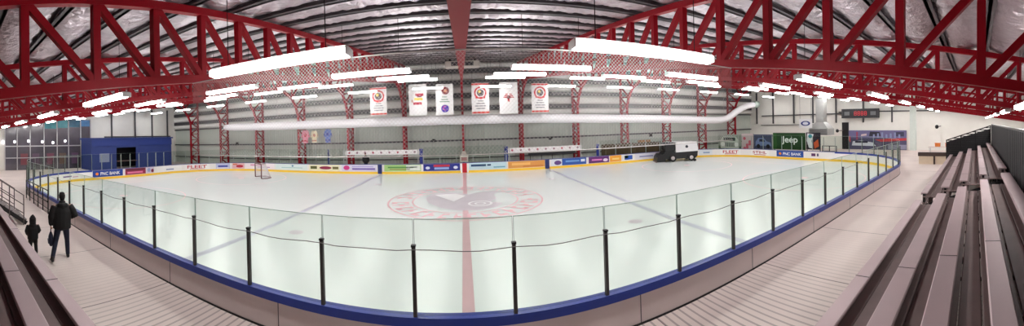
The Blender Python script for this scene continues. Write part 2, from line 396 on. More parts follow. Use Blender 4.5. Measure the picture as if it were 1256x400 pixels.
# ------------------------------------------------------------------ roof trusses (one rigid red frame each)
BAY = 5.49
ZT = lambda y: H + 2.27 + .135 * y
ZB = lambda y: H + .68 + .135 * y
YC0, YC1 = 29.85, 31.2        # inner and outer chord of the lattice column
def truss():
    t = thing('roof_truss', '', 'roof truss', (0, 0, 0), group='red roof trusses')
    ye = 28.2
    part('top_chord', MB().beam((0, YN + .1, ZT(YN + .1)), (0, YC1, ZT(YC1)), .17, .17), RED, t)
    part('bottom_chord', MB().beam((0, YN + .1, ZB(YN + .1)), (0, 27.2, ZB(27.2)), .17, .17), RED, t)
    nodes = [-.1 + 1.37 * k for k in range(-4, 20)]
    v0 = d0 = None
    for k, y in enumerate(nodes):
        if v0 is None:
            v0 = part('strut', MB().beam((0, 0, ZB(0)), (0, 0, ZT(0)), .15, .15), RED, t); o = v0
        else: o = v0.copy(); COL.objects.link(o)
        o.location = (0, y, .135 * y)
        if k == len(nodes) - 1: break
        if d0 is None:
            d0 = part('diagonal', MB().beam((0, 0, ZT(0)), (0, 1.37, ZB(1.37)), .135, .135), RED, t); o = d0
        else: o = d0.copy(); COL.objects.link(o)
        o.location = (0, y, .135 * y)
    # lattice column with a haunch curving in under the truss
    z1 = H + 2.1
    inn = [(0, YC0, ZF), (0, YC0, z1), (0, YC0 - .45, z1 + .9), (0, YC0 - 1.2, z1 + 1.7), (0, 27.2, ZB(27.2))]
    mb = MB()
    for a, b in zip(inn[:-1], inn[1:]): mb.beam(a, b, .2, .2)
    part('column_inner_chord', mb, RED2, t)
    part('column_outer_chord', MB().beam((0, YC1, ZF), (0, YC1, ZT(YC1)), .2, .2), RED2, t)
    mb = MB(); z = ZF + .1; k = 0
    while z < z1 - .2:
        a, b = (YC0, YC1) if k % 2 else (YC1, YC0)
        mb.beam((0, a, z), (0, b, z + .8), .13, .13); mb.beam((0, YC0, z + .8), (0, YC1, z + .8), .1, .1); z += .8; k += 1
    for a, b in ((inn[1], (0, YC1, z1 + 1.0)), ((0, YC1, z1 + 1.0), inn[2]), (inn[2], (0, YC1, z1 + 2.2)), ((0, YC1, z1 + 2.2), inn[3]), (inn[3], (0, YC1 - .2, ZT(YC1 - .2))), (inn[3], (0, 28.6, ZT(28.6))), (inn[4], (0, 28.6, ZT(28.6)))):
        mb.beam(a, b, .14, .14)
    part('column_lacing', mb, RED2, t)
    part('base_plate', MB().box((0, (YC0 + YC1) / 2, ZF + .02), (.4, 1.9, .04)), RED2, t)
    index_kids(t)
    return t
T0 = truss()
for k in range(-6, 7):
    t = T0 if k == 0 else copy_tree(T0)
    t.location.x = BAY * k
    if k == 0: t['label'] = 'red steel roof truss seen edge on, straight above the red centre line'
    else: t['label'] = 'red steel roof truss, ' + ORD[abs(k) - 1] + ' one to the ' + ('left' if k < 0 else 'right') + ' of the overhead centre truss'

# ------------------------------------------------------------------ fluorescent strip lights
def fixture():
    t = thing('strip_light', '', 'ceiling light', (0, 0, 0), group='fluorescent strip lights')
    Ln = 2.45
    sec = [(-.1, .035), (-.12, .055), (-.12, .1), (.12, .1), (.12, .055), (.1, .035), (.05, .0), (-.05, .0)]
    part('lens', MB().rings([[(x, a, b) for a, b in sec] for x in (-Ln / 2, Ln / 2)]), LAMP, t, local=True)
    part('housing', MB().box((0, 0, .12), (Ln + .04, .2, .045)), HOUS, t, local=True)
    for x in (-Ln / 2 - .02, Ln / 2 + .02): part('end_cap', MB().bbox((x, 0, .07), (.03, .26, .12), .01), HOUS, t, local=True)
    for x in (-.9, .9): part('hanger', MB().tube([(x, 0, .14), (x, 0, 1.66)], .007, 5), BLACK, t, local=True)
    index_kids(t); return t
F0 = fixture(); first = True
ROWS = [4.2, 9.6, 15.1, 20.3, 26.2]
ROWN = ['row nearest the stands', 'second row out from the stands', 'middle row across the rink', 'fourth row out from the stands', 'row beside the far wall']
BAYN = ['first', 'second', 'third', 'fourth', 'fifth', 'sixth', 'end']
for r, y in enumerate(ROWS + [-1.25]):
    for b in range(-7, 7):
        if r == 5 and b < 1: continue
        if first: f = F0; first = False
        else: f = copy_tree(F0)
        z = H + .5 + .135 * y - (.55 if r == 4 else 0)
        f.location = (BAY * (b + .5), y, z)
        side = 'left' if b < 0 else 'right'; n = (-b - 1) if b < 0 else b
        f['label'] = 'lit strip light, ' + BAYN[n] + ' roof bay ' + side + ' of centre, ' + (ROWN[r] if r < 5 else 'above the bleacher back')

# ------------------------------------------------------------------ boards
SIDES = [('near', -S1, S1, 'along the near walkway', OUTB), ('nr', S1, S2, 'round the near corner at the mural end', OUTB), ('re', S2, S3, 'across the mural end', WHITE), ('fr', S3, S4, 'round the far corner by the resurfacer', WHITE),
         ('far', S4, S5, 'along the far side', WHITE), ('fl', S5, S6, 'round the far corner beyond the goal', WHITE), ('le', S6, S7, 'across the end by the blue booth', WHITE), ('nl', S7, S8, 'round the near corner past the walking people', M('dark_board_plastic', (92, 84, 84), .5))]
for key, a, b, where, outm in SIDES:
    near = key in ('near', 'nr', 'nl')
    x, y = rink((a + b) / 2)
    t = thing('rink_boards', ('rink boards with blue rail ' if near else 'white advert covered rink boards with yellow kick strip ') + where, 'rink boards', (x, y, 0), group='rink boards')
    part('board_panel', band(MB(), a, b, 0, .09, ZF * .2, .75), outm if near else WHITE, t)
    part('inner_facing', band(MB(), a, b, -.012, 0, .2, .76), WHITE, t)
    part('kick_strip', band(MB(), a, b, -.018, 0, 0.0, .2), YEL, t)
    if near:
        part('top_rail', band(MB(), a, b, -.03, .13, .745, .89), BLUE, t)
        part('base_shadow_strip', band(MB(), a, b, .09, .102, ZF, ZF + .035), BLACK, t)  # shadow line along the foot of the boards, put in as a black strip
        n = int((b - a) / 3.02); st = 3.02
        s = -3.19 if key == 'near' else a + 1
        while key == 'near' and s > a + 3: s -= st
        while s < b - .2:
            part('panel_joint', band(MB(), s - .008, s + .008, .088, .094, ZF + .03, .745), GIRT, t); s += st
    else:
        part('top_rail', band(MB(), a, b, -.03, .13, .84, .89), M('pale_blue_rail', (92, 96, 150), .4), t)
        part('upper_facing', band(MB(), a, b, -.012, .09, .75, .84), WHITE, t)

# glass panes and posts
ZG, ZP = 2.34, 1.94
def side_of(s):
    s = (s + SX) % PER - SX
    for i, q in enumerate(SIDES):
        if q[1] - 1e-6 <= s <= q[2] + 1e-6: return i
    return 0
def pane(s0, s1, label, group, mat, zt=ZG):
    mb = band(MB(), s0 + .006, s1 - .006, .035, .05, .89, zt, .3)
    o = solo('glass_screen', mb, mat, label, 'glass screen', group)
    mb = band(MB(), s0 + .006, s1 - .006, .034, .051, zt, zt + (.012 if mat is GLASS else .004), .3)
    for s in (s0 + .006, s1 - .012): band(mb, s, s + .006, .034, .051, .89, zt)
    part('polished_edge', mb, GEDGE, o)
def post(s, label, group, mat, zt, w=.055):
    x, y = rink(s, .085); t = thing('glass_post', label, 'post', (x, y, .89), group=group)
    part('upright', band(MB(), s - w / 2, s + w / 2, .054, .115, .89, zt), mat, t)
    part('cap', band(MB(), s - w / 2 - .008, s + w / 2 + .008, .054, .121, zt, zt + .03), BLACK if mat is POST else mat, t)
PW = 1.508
ks = range(-13, 13)
near_posts = [-.80 + PW * k for k in range(-12, 14)]
for i, s in enumerate(near_posts):
    k = i - 12
    lab = 'dark glass post on the near boards, ' + (ORD[-k] + ' one left of the centre line' if k <= 0 else ORD[k - 1] + ' one right of the centre line')
    post(s, lab, 'posts of the near glass', POST, ZP)
for i in range(len(near_posts) - 1):
    k = i - 12
    lab = 'clear glass screen on the near boards, ' + ('the one crossed by the red centre line' if k == 0 else ORD[abs(k) - 1] + ' one ' + ('left' if k < 0 else 'right') + ' of the centre pane')
    pane(near_posts[i], near_posts[i + 1], lab, 'panes of the near glass', GLASS)
def run(s0, s1, n, where, postm, glassm, wp=.055, zt=None, first_post=True, last_post=False):
    for i in range(n):
        a = s0 + (s1 - s0) * i / n; b = s0 + (s1 - s0) * (i + 1) / n
        pane(a, b, 'clear glass screen, ' + ORD[i] + ' ' + where, 'panes ' + where, glassm)
        if i or first_post: post(a, ('dark' if postm is POST else 'pale') + ' glass post, ' + ORD[i] + ' ' + where, 'posts ' + where, postm, zt or ZP, wp)
    if last_post: post(s1, 'pale glass post, ' + ORD[n] + ' ' + where, 'posts ' + where, postm, zt or ZP, wp)
run(near_posts[-1], S2, 9, 'round the near corner at the mural end', POST, GLASS, first_post=False)
run(S8 - SX + (near_posts[0] + SX) - (S8 - S7) + SX - (near_posts[0] + SX) + 0.0 if False else S7, S8 + (near_posts[0] + S1), 9, 'round the near corner past the walking people', POST, GLASS)
run(S2, S3, 7, 'along the mural end of the rink', ALU, GLASSD, .05, 2.2)
run(S3, S4, 8, 'round the far corner by the resurfacer', ALU, GLASSD, .05, 2.2)
run(S4 + 0, s_of(735, S4, S5), 4, 'of the far glass between resurfacer and penalty bench', ALU, GLASSD, .05, 2.2, last_post=True)
run(s_of(620, S4, S5), s_of(518, S4, S5), 5, 'of the far glass behind the centre line', ALU, GLASSD, .06, 1.75, last_post=True)
run(s_of(420, S4, S5), S5, 6, 'of the far glass between the bench and the goal end', ALU, GLASSD, .05, 2.2)
run(S5, S6, 9, 'round the far corner beyond the goal', ALU, GLASSD, .05, 2.2)
run(S6, S7, 8, 'in front of the blue booth end', ALU, GLASSD, .05, 2.2)

# cable strung along the near glass posts
pts = []; rnd = random.Random(11)
for i in range(2, len(near_posts) - 4):
    a, b = near_posts[i], near_posts[i + 1]
    for k in range(6):
        t = k / 6; pts.append((a + (b - a) * t, RY0 - .13, ZP - .03 - .022 * sin(pi * t) + .012 * sin(7 * t + i * 2.1) * (1 if k else 0)))
solo('cable', MB().tube(pts, .0075, 5), M('grey_cable', (120, 118, 116), .5), 'thin grey cable strung loosely along the tops of the near glass posts', 'cable', smooth=True)

# protective net hung in the two middle bays above the near glass
def net():
    x0, x1, z0, z1, y = -5.35, 5.35, H - .36, H + .68 + .135 * 5.0 - .12, RY0 - .02
    t = thing('safety_net', 'fine pale diamond safety net hanging above the near glass at centre ice', 'net', (0, y, z0))
    mb = MB(); st = .064; hh = z1 - z0; r = .0021
    n = int((x1 - x0 + hh) / st)
    for i in range(n + 1):
        for d in (1, -1):
            a = x0 - hh + i * st if d > 0 else x0 + i * st
            xa, za, xb, zb = (a, z0, a + hh, z1) if d > 0 else (a, z0, a - hh, z1)
            def cut(xa, za, xb, zb):
                P = []
                for X in (x0, x1):
                    tt = (X - xa) / (xb - xa)
                    P.append(tt)
                lo, hi = max(0, min(P)), min(1, max(P))
                return (lo, hi) if hi - lo > .01 else None
            c = cut(xa, za, xb, zb)
            if not c: continue
            p = [(xa + (xb - xa) * q, y + .002 * d, za + (zb - za) * q) for q in c]
            mb.tube(p, r, 3, False)
    part('mesh', mb, TWINE, t)
    part('head_rope', MB().tube([(x0, y, z1), (x1, y, z1)], .012, 6), TWINE, t)
    part('foot_rope', MB().tube([(x0, y, z0), (x1, y, z0)], .008, 6), TWINE, t)
net()

# ------------------------------------------------------------------ writing and adverts
def text_geo(txt):
    cu = bpy.data.curves.new('t', 'FONT'); cu.body = txt; cu.align_x = 'CENTER'; cu.align_y = 'CENTER'; cu.size = 1; cu.offset = .018
    o = bpy.data.objects.new('t', cu); COL.objects.link(o); bpy.context.view_layer.update()
    me = bpy.data.meshes.new_from_object(o.evaluated_get(bpy.context.evaluated_depsgraph_get()))
    vs = [v.co.copy() for v in me.vertices]; fs = [tuple(p.vertices) for p in me.polygons]
    bpy.data.objects.remove(o); bpy.data.curves.remove(cu); bpy.data.meshes.remove(me)
    x0, x1 = min(v.x for v in vs), max(v.x for v in vs); y0, y1 = min(v.y for v in vs), max(v.y for v in vs)
    return [((v.x - (x0 + x1) / 2) / (x1 - x0), (v.y - (y0 + y1) / 2) / (y1 - y0)) for v in vs], fs
TXT = {}
def words(txt, fn):
    """fn maps unit coordinates (-.5...5) to a place"""
    if txt not in TXT: TXT[txt] = text_geo(txt)
    vs, fs = TXT[txt]; return MB().add([fn(a, b) for a, b in vs], fs)
PAINT = {}
def paint(c): return PAINT.setdefault(c, M('print_' + '_'.join(map(str, c)), c, .45, 0, .04, 3))
def advert(px0, px1, seg, base, label, marks=(), z0=.23, z1=.83):
    lo, hi = seg; a, b = sorted((s_of(px0, lo, hi), s_of(px1, lo, hi)))
    t = solo('advert_board', band(MB(), a, b, -.027, -.0185, z0, z1, .15), paint(base), label, 'advert', 'adverts on the rink boards')
    def at(u, v, d=.03):          # u -.5 at the picture's left end
        s = b + (a - b) * (u + .5); x, y = rink(s, -d); return (x, y, z0 + (z1 - z0) * (v + .5))
    for m in marks:
        kind, c, u0, v0, u1, v1 = m[:6]
        if kind == 'rect':
            n = 8; mb = MB().grid(lambda i, j: at(u0 + (u1 - u0) * i, v0 + (v1 - v0) * j), n, 1); nm = 'printed_block'
        elif kind == 'disc':
            uu, vv, ru, rv = u0, v0, u1, v1
            mb = MB().add([at(uu + ru * cos(2 * pi * k / 20), vv + rv * sin(2 * pi * k / 20), .032) for k in range(20)], [tuple(range(20))]); nm = 'printed_emblem'
        elif kind == 'text':
            mb = words(m[6], lambda p, q: at((u0 + u1) / 2 + (u1 - u0) * p, (v0 + v1) / 2 + (v1 - v0) * q, .033)); nm = 'lettering'
        part(nm, mb, paint(c), t)
FARS, LES, RES = (S4 - 3, S5 + 3), (S5, S8), (S1, S4 + 2)
PU, DB, RD, WH, GR = (110, 84, 150), (24, 52, 138), (196, 40, 60), (244, 242, 240), (120, 190, 90)
advert(72, 98, LES, WH, 'white advert with small purple wording at the end beside the dark lobby glazing', [('rect', PU, -.3, -.1, .1, .12), ('rect', (210, 150, 190), .15, -.2, .4, -.05)], z1=.74)
advert(113, 150, LES, (22, 60, 150), 'blue bank advert below the blue booth', [('text', WH, -.25, -.25, .4, .25, 'PNC BANK'), ('disc', (240, 130, 40), -.36, 0, .05, .22)])
advert(153, 178, LES, (150, 30, 70), 'dark crimson advert with pink wording next to the blue bank advert', [('rect', (236, 120, 160), -.4, -.3, .35, -.02), ('rect', (70, 30, 40), -.45, .2, .45, .4)])
advert(178.5, 188, LES, (210, 196, 214), 'small pale advert with dark red corner beside the crimson advert', [('disc', (120, 20, 50), .3, -.1, .18, .3), ('disc', (150, 160, 200), -.15, .05, .2, .35)])
advert(191, 222, LES, WH, 'plain white advert with one grey blue mark near the blue booth corner', [('rect', (130, 140, 180), -.1, -.25, .2, -.05)])
advert(226, 256, LES, WH, 'white advert with red five letter wording at the curve behind the goal', [('text', RD, -.4, -.25, .4, .32, 'FLEET'), ('rect', RD, -.3, -.4, .3, -.33)])
advert(264, 281, LES, (196, 200, 232), 'lilac and white advert on the far curve', [('rect', (80, 84, 170), -.35, -.2, .35, .15), ('rect', (240, 240, 250), -.45, -.42, .45, -.28)])
advert(284, 299, LES, (238, 190, 196), 'pink advert with red mark on the far curve behind the goal', [('disc', RD, .1, -.05, .3, .26), ('rect', (220, 110, 60), -.45, .2, -.1, .4)])
advert(301, 335, FARS, (248, 236, 240), 'white advert with pink swirls directly behind the goal net', [('rect', (226, 150, 190), -.35, .05, .2, .3), ('rect', (190, 150, 200), -.1, -.25, .35, -.1)])
advert(337, 376, FARS, (226, 238, 236), 'pale aqua advert to the right of the goal', [('disc', (60, 120, 160), .05, .2, .03, .14), ('rect', (160, 200, 200), -.3, -.15, .35, -.05)])
advert(378, 415, FARS, (244, 238, 204), 'cream advert carrying three dark logos below the hanging jerseys', [('rect', (90, 90, 40), -.45, -.2, -.23, .25), ('disc', (150, 30, 70), .05, 0, .2, .25), ('rect', (120, 110, 60), .28, -.2, .47, .2)])
advert(418, 461, FARS, (226, 220, 240), 'lavender advert with a magenta emblem left of the blue marker post', [('disc', (220, 60, 140), -.36, .05, .09, .35), ('rect', (120, 90, 180), -.2, -.25, .45, 0), ('rect', (180, 170, 220), -.2, .15, .4, .3)])
advert(470, 515, FARS, (168, 206, 130), 'light green and white advert right of the blue marker post', [('rect', (240, 246, 236), .1, -.4, .48, .4), ('rect', (90, 150, 70), -.4, .0, .4, .2), ('rect', (150, 130, 60), -.35, -.25, .2, -.12)])
advert(518, 563, FARS, (34, 44, 140), 'dark blue advert with red and pale marks left of the centre line', [('rect', (200, 50, 70), -.22, .1, .22, .4), ('rect', (150, 180, 230), -.2, -.3, .2, .02), ('disc', (220, 226, 244), -.38, -.05, .06, .22), ('disc', (220, 226, 244), .38, -.05, .06, .22)])
advert(574, 620, FARS, (196, 222, 232), 'pale blue advert with bold dark wording right of the centre line', [('rect', (30, 70, 110), -.45, -.02, -.05, .3), ('rect', (30, 70, 110), -.02, .02, .08, .28), ('rect', (120, 170, 190), .15, -.3, .46, -.1)])
advert(622, 667, FARS, (226, 156, 78), 'orange tan advert beside the blue marker post near centre', [('rect', (246, 190, 110), -.4, -.1, .1, .25), ('rect', (206, 124, 56), -.1, -.38, .45, -.2)])
advert(675, 718, FARS, (40, 84, 170), 'bright blue advert with purple emblem right of the blue marker post', [('rect', (230, 234, 244), -.5, -.5, -.2, .5), ('disc', (96, 60, 130), -.32, -.05, .1, .34), ('rect', (110, 160, 220), -.1, -.05, .3, .22), ('rect', (230, 236, 246), .34, -.1, .46, .3)])
advert(721, 746, FARS, (96, 34, 110), 'dark purple advert with pink wording', [('rect', (230, 130, 200), -.35, -.1, .15, .12), ('disc', (240, 220, 240), .32, -.1, .12, .25)])
advert(747, 761, FARS, (246, 168, 50), 'small plain orange advert between purple and white ones', [('rect', (250, 210, 120), -.3, -.2, .3, .1)])
advert(763, 776, FARS, (238, 240, 240), 'small white advert with a blue and green square', [('rect', (40, 90, 190), -.35, -.35, .4, .35), ('rect', (110, 190, 80), -.35, -.1, .0, .35)])
advert(778, 804, FARS, (226, 224, 236), 'pale lilac advert beside the resurfacing machine rear', [('rect', (150, 150, 190), -.3, -.15, .35, .1)])
advert(857, 873, RES, (226, 232, 238), 'pale grey blue advert just past the resurfacing machine front', [('rect', (150, 170, 200), -.2, -.2, .3, .1)])
advert(883, 908, RES, WH, 'white advert with red wording on the far curve past the resurfacer', [('text', RD, -.38, -.2, .38, .3, 'FLEET'), ('rect', RD, -.3, -.4, .3, -.3)])
advert(921, 943, RES, WH, 'white advert with short dark red wording at the mural end', [('text', (176, 24, 50), -.42, -.2, .35, .28, 'STIHL'), ('rect', RD, -.35, -.42, .3, -.32)])
advert(952, 985, RES, (30, 76, 160), 'blue bank advert under the green banner', [('text', WH, -.25, -.25, .42, .25, 'PNC BANK'), ('disc', (240, 130, 40), -.36, 0, .05, .22)])
advert(988, 1005, RES, (238, 232, 230), 'white advert with dark purple marks at the end of the ad row', [('rect', (90, 40, 90), -.1, -.2, .2, .25), ('rect', (60, 50, 90), .3, -.2, .42, .25)])
# line posts painted on the boards
for px, c, lab in ((464.5, (26, 40, 104), 'dark blue marker on the far boards at the blue line left of centre'), (670, (26, 40, 104), 'dark blue marker on the far boards at the blue line right of centre'), (568.5, (190, 20, 40), 'red marker on the far boards at the centre line')):
    s = s_of(px, *FARS); t = solo('line_marker', band(MB(), s - .2, s + .2, -.036, -.0195, .02, .838), paint(c), lab, 'marker', 'line markers on the far boards')
    if c[0] > 100:
        for d in (-.28, .28): part('white_stripe', band(MB(), s + d - .075, s + d + .075, -.036, -.0195, .02, .838), paint(WH), t)

# ------------------------------------------------------------------ banners by the far wall
YB = 27.9
def banner(px0, px1, py0, py1, label, style):
    a = onY(px0, py0, YB); b = onY(px1, py1, YB); w = b.x - a.x; h = a.z - b.z; c = Vector(((a.x + b.x) / 2, YB, b.z))
    t = thing('hanging_banner', label, 'banner', c, group='banners hanging by the far wall')
    mb = MB(); 
    R = lambda u, v, d=0: (c.x + u * w, YB + .03 * sin(u * 9) - .01 - d, c.z + v * h)
    mb.grid(lambda i, j: R(i - .5, j), 10, 8); mb.grid(lambda i, j: R(.5 - i, j, -.012), 10, 8)
    part('cloth', mb, paint((222, 221, 221)), t, True)
    part('hanging_rod', MB().tube([(c.x - w / 2 - .05, YB, a.z + .02), (c.x + w / 2 + .05, YB, a.z + .02)], .03, 8), BLACK, t)
    for k in (-1, 1): part('rope', MB().tube([(c.x + k * w * .45, YB, a.z + .03), (c.x + k * w * .45, YB, ZT(YB) + .1)], .012, 5), BLACK, t)
    def rect(u0, v0, u1, v1, col, nm='printed_block'): part(nm, MB().grid(lambda i, j: R(u0 + (u1 - u0) * i, v0 + (v1 - v0) * j, .012), 8, 2), paint(col), t)
    def ring(u, v, r0, r1, col, nm='printed_emblem', d=.014):
        n = 28; vs = []
        for k in range(n):
            q = 2 * pi * k / n; vs += [R(u + r * cos(q), v + r * sin(q) * w / h, d) for r in (r0, r1)]
        part(nm, MB().add(vs, [(2 * k, 2 * k + 1, (2 * k + 3) % (2 * n), (2 * k + 2) % (2 * n)) for k in range(n)]), paint(col), t)
    if style in ('crest', 'crest2'):
        ring(0, .68, .27, .36, (190, 40, 50)); ring(0, .68, 0, .2, (60, 50, 54), d=.015); ring(-.04, .72, 0, .08, (236, 200, 90), d=.016)
        rect(-.28, .5, .28, .545, (190, 40, 50)); rect(-.5, .02, .5, .075, (196, 60, 46)); rect(-.5, .93, .5, .985, (196, 44, 50))
        for v, hw in ((.4, .16), (.32, .24), (.24, .3), (.16, .26)): rect(-hw, v, hw, v + .035, (128, 128, 134))
    elif style == 'stripe':
        for k, col in enumerate(((176, 30, 60), (230, 190, 70), (176, 30, 60))): rect(-.25 + k * .06, .34 + k * .14, .22 + k * .05, .42 + k * .14, col)
        rect(-.36, .42, -.26, .5, (190, 150, 130)); rect(-.02, .58, .22, .64, (110, 30, 70))
    elif style == 'ball':
        ring(.06, .78, .1, .22, (120, 40, 50)); ring(.06, .78, 0, .1, (210, 150, 120)); ring(.02, .2, 0, .22, (70, 50, 160)); ring(.02, .22, .08, .13, (210, 90, 150), d=.016)
        for v, hw in ((.56, .14), (.48, .2), (.41, .28)): rect(-hw, v, hw, v + .035, (120, 150, 130))
    elif style == 'wings':
        for k in (-1, 1):
            for q in range(3): rect(k * .05, .5 + q * .05 * 1.0, k * (.3 - q * .06), .535 + q * .05, (176, 30, 44))
        ring(0, .52, 0, .1, (90, 30, 40)); rect(-.06, .38, .06, .48, (176, 30, 44))
banner(453.5, 475, 108, 141, 'white banner with a round red crest, nearest the goal end', 'crest')
banner(501, 524, 104, 141, 'white banner with a slanting crimson and yellow emblem', 'stripe')
banner(534, 556.5, 103.5, 140.5, 'white banner with a purple ball at its foot', 'ball')
banner(578, 600.5, 102, 139.5, 'white banner with red edges and round crest, just right of the centre column', 'crest')
banner(612, 635.5, 101, 139, 'plain white banner with a small dark red winged emblem', 'wings')
banner(651.5, 673, 102, 138, 'white banner with a round red crest, nearest the resurfacing machine', 'crest2')

# ------------------------------------------------------------------ white air duct
YD = 29.25
P = [onY(276, 156.5, YD), onY(330, 155, YD), onY(400, 152.5, YD), onY(500, 149, YD), onY(568, 147, YD), onY(640, 145.5, YD), onY(720, 145.5, YD), onY(800, 146, YD), onY(850, 147, YD), onY(878, 147.5, YD)]
P += [onY(890, 146, YD - .1), onY(898, 141, YD - .2), onY(906, 135, YD - .3), onY(915, 130.5, YD - .3), onY(924, 128.5, YD - .3)]
def smooth_path(P, n=6):
    out = []
    for i in range(len(P) - 1):
        p0, p1, p2, p3 = P[max(i - 1, 0)], P[i], P[i + 1], P[min(i + 2, len(P) - 1)]
        for k in range(n):
            t = k / n; out.append(.5 * ((2 * p1) + (p2 - p0) * t + (2 * p0 - 5 * p1 + 4 * p2 - p3) * t * t + (3 * p1 - p0 - 3 * p2 + p3) * t ** 3))
    return out + [P[-1]]
sp = smooth_path(P)
t = thing('air_duct', 'long white fabric air duct slung along the far wall', 'air duct', P[4])
rad = [.3, .39, .42] + [.42 + .012 * sin(i * 1.9) for i in range(len(sp) - 3)]
part('fabric_tube', MB().tube(sp, rad, 20), DUCT, t, True)
part('end_cuff', MB().tube([P[-1], P[-1] + Vector((.9, 0, .1))], .5, 16), M('pale_green_metal', (176, 190, 182), .45, .3), t, True)
for k in range(-4, 6):
    x = BAY * (k + .5); q = min(sp, key=lambda p: abs(p.x - x))
    part('hanging_strap', MB().beam((q.x, YD, q.z + .41), (q.x, YD, PZ(YD)), .03, .01), ALU, t)

# heater unit under the roof at the centre
YH = 27.0; a = onY(546, 84, YH); b = onY(588, 75, YH)
t = thing('ceiling_heater', 'pale unit heater with two dark vents under the roof at the centre', 'heater', ((a.x + b.x) / 2, YH, a.z))
cx = (a.x + b.x) / 2; w = b.x - a.x; hz = b.z - a.z
part('casing', MB().bbox((cx, YH, a.z + hz / 2), (w, .8, hz), .06), M('heater_enamel', (206, 200, 192), .5), t)
for k in (-1, 1):
    part('louvre', MB().box((cx + k * w * .2, YH - .41, a.z + hz * .5), (w * .24, .03, hz * .6)), GIRT, t)
    part('flue', MB().tube([(cx + k * w * .36, YH, b.z - .03), (cx + k * w * .36, YH, b.z + .75)], .09, 10), BLACK, t, True)
    part('bracket', MB().beam((cx + k * w * .48, YH, b.z - .02), (cx + k * w * .48, YH, PZ(YH)), .04, .04), GIRT, t)

# ------------------------------------------------------------------ players' benches on the far side
YBN = 29.35
def bench_header(px0, px1, py, label, nm):
    a = onY(px0, py, YBN); b = onY(px1, py, YBN); z = (a.z + b.z) / 2
    t = thing('bench_header', label, 'sign', ((a.x + b.x) / 2, YBN, ZF), group='bench header signs')
    part('white_board', MB().box(((a.x + b.x) / 2, YBN, z), (b.x - a.x, .06, .42)), paint((236, 232, 232)), t)
    n = 9
    for k in range(n):
        x = a.x + (b.x - a.x) * (k + .5) / n
        part('round_mark', MB().prism([(.1 * cos(q * pi / 6), .1 * sin(q * pi / 6)) for q in range(12)], (x, YBN - .035, z), (1, 0, 0), (0, 0, 1), .01), paint((150, 110, 124) if k % 3 else (176, 60, 84)), t)
    for x in (a.x + .1, b.x - .1): part('upright', MB().beam((x, YBN, ZF), (x, YBN, z + .2), .07, .07), ALU, t)
bench_header(424, 514, 187, 'long white header board with small round marks over the bench left of centre', 'l')
bench_header(623, 713, 182.5, 'long white header board with small round marks over the bench right of centre', 'r')
for px, y0, y1, lab in ((516.5, 183, 199, 'blue post at the bench end left of the centre line'), (620.5, 180, 197, 'blue post at the bench end right of the centre line'), (733, 177, 195, 'blue post behind the purple advert'), (403, 184, 198, 'blue post standing under the blue jersey')):
    a = onY(px, y0, 29.1); x = a.x
    t = thing('bench_post', lab, 'post', (x, 29.1, ZF), group='blue bench posts')
    part('shaft', MB().bbox((x, 29.1, (ZF + a.z) / 2), (.3 if px > 450 else .16, .12, a.z - ZF), .02), paint((28, 44, 130)), t)
    part('cap', MB().bbox((x, 29.1, a.z), (.34 if px > 450 else .2, .16, .05), .02), paint((60, 80, 170)), t)
def player_bench(px0, px1, label, back=True):
    a = onY(px0, 195, 29.75); b = onY(px1, 195, 29.75); t = thing('players_bench', label, 'bench', ((a.x + b.x) / 2, 29.6, ZF), group='players benches')
    part('seat', MB().bbox(((a.x + b.x) / 2, 29.6, ZF + .5), (b.x - a.x, .3, .06), .02), FOOT, t)
    if back: part('backrest', MB().bbox(((a.x + b.x) / 2, 29.74, ZF + 1.25), (b.x - a.x, .05, .5), .02), M('dark_bench_back', (44, 46, 48), .6), t)
    n = 5
    for k in range(n):
        x = a.x + .2 + (b.x - a.x - .4) * k / (n - 1); part('leg', MB().box((x, 29.6, ZF + .235), (.06, .28, .47)), BLACK, t)
        if back: part('back_support', MB().box((x, 29.74, ZF + .85), (.05, .04, .8)), BLACK, t)
player_bench(427, 512, 'dark team bench under the header board left of centre', False)
player_bench(648, 706, 'dark team bench under the header board right of centre')
# scorekeeper box at the centre line
a = onY(569, 185, 29.15)
t = thing('scorekeeper_box', 'small white gabled timekeeper box on the boards at the centre line', 'box', (a.x, 29.15, .89))
part('body', MB().bbox((a.x, 29.15, 1.2), (.74, .5, .55), .03), paint((238, 226, 222)), t)
part('roof', MB().prism([(-.32, 0), (.32, 0), (.1, .42), (-.1, .42)], (a.x, 29.15, 1.475), (1, 0, 0), (0, 0, 1), .4), paint((226, 200, 196)), t)
part('front_panel', MB().box((a.x, 28.89, 1.2), (.5, .02, .3)), paint((190, 130, 130)), t)

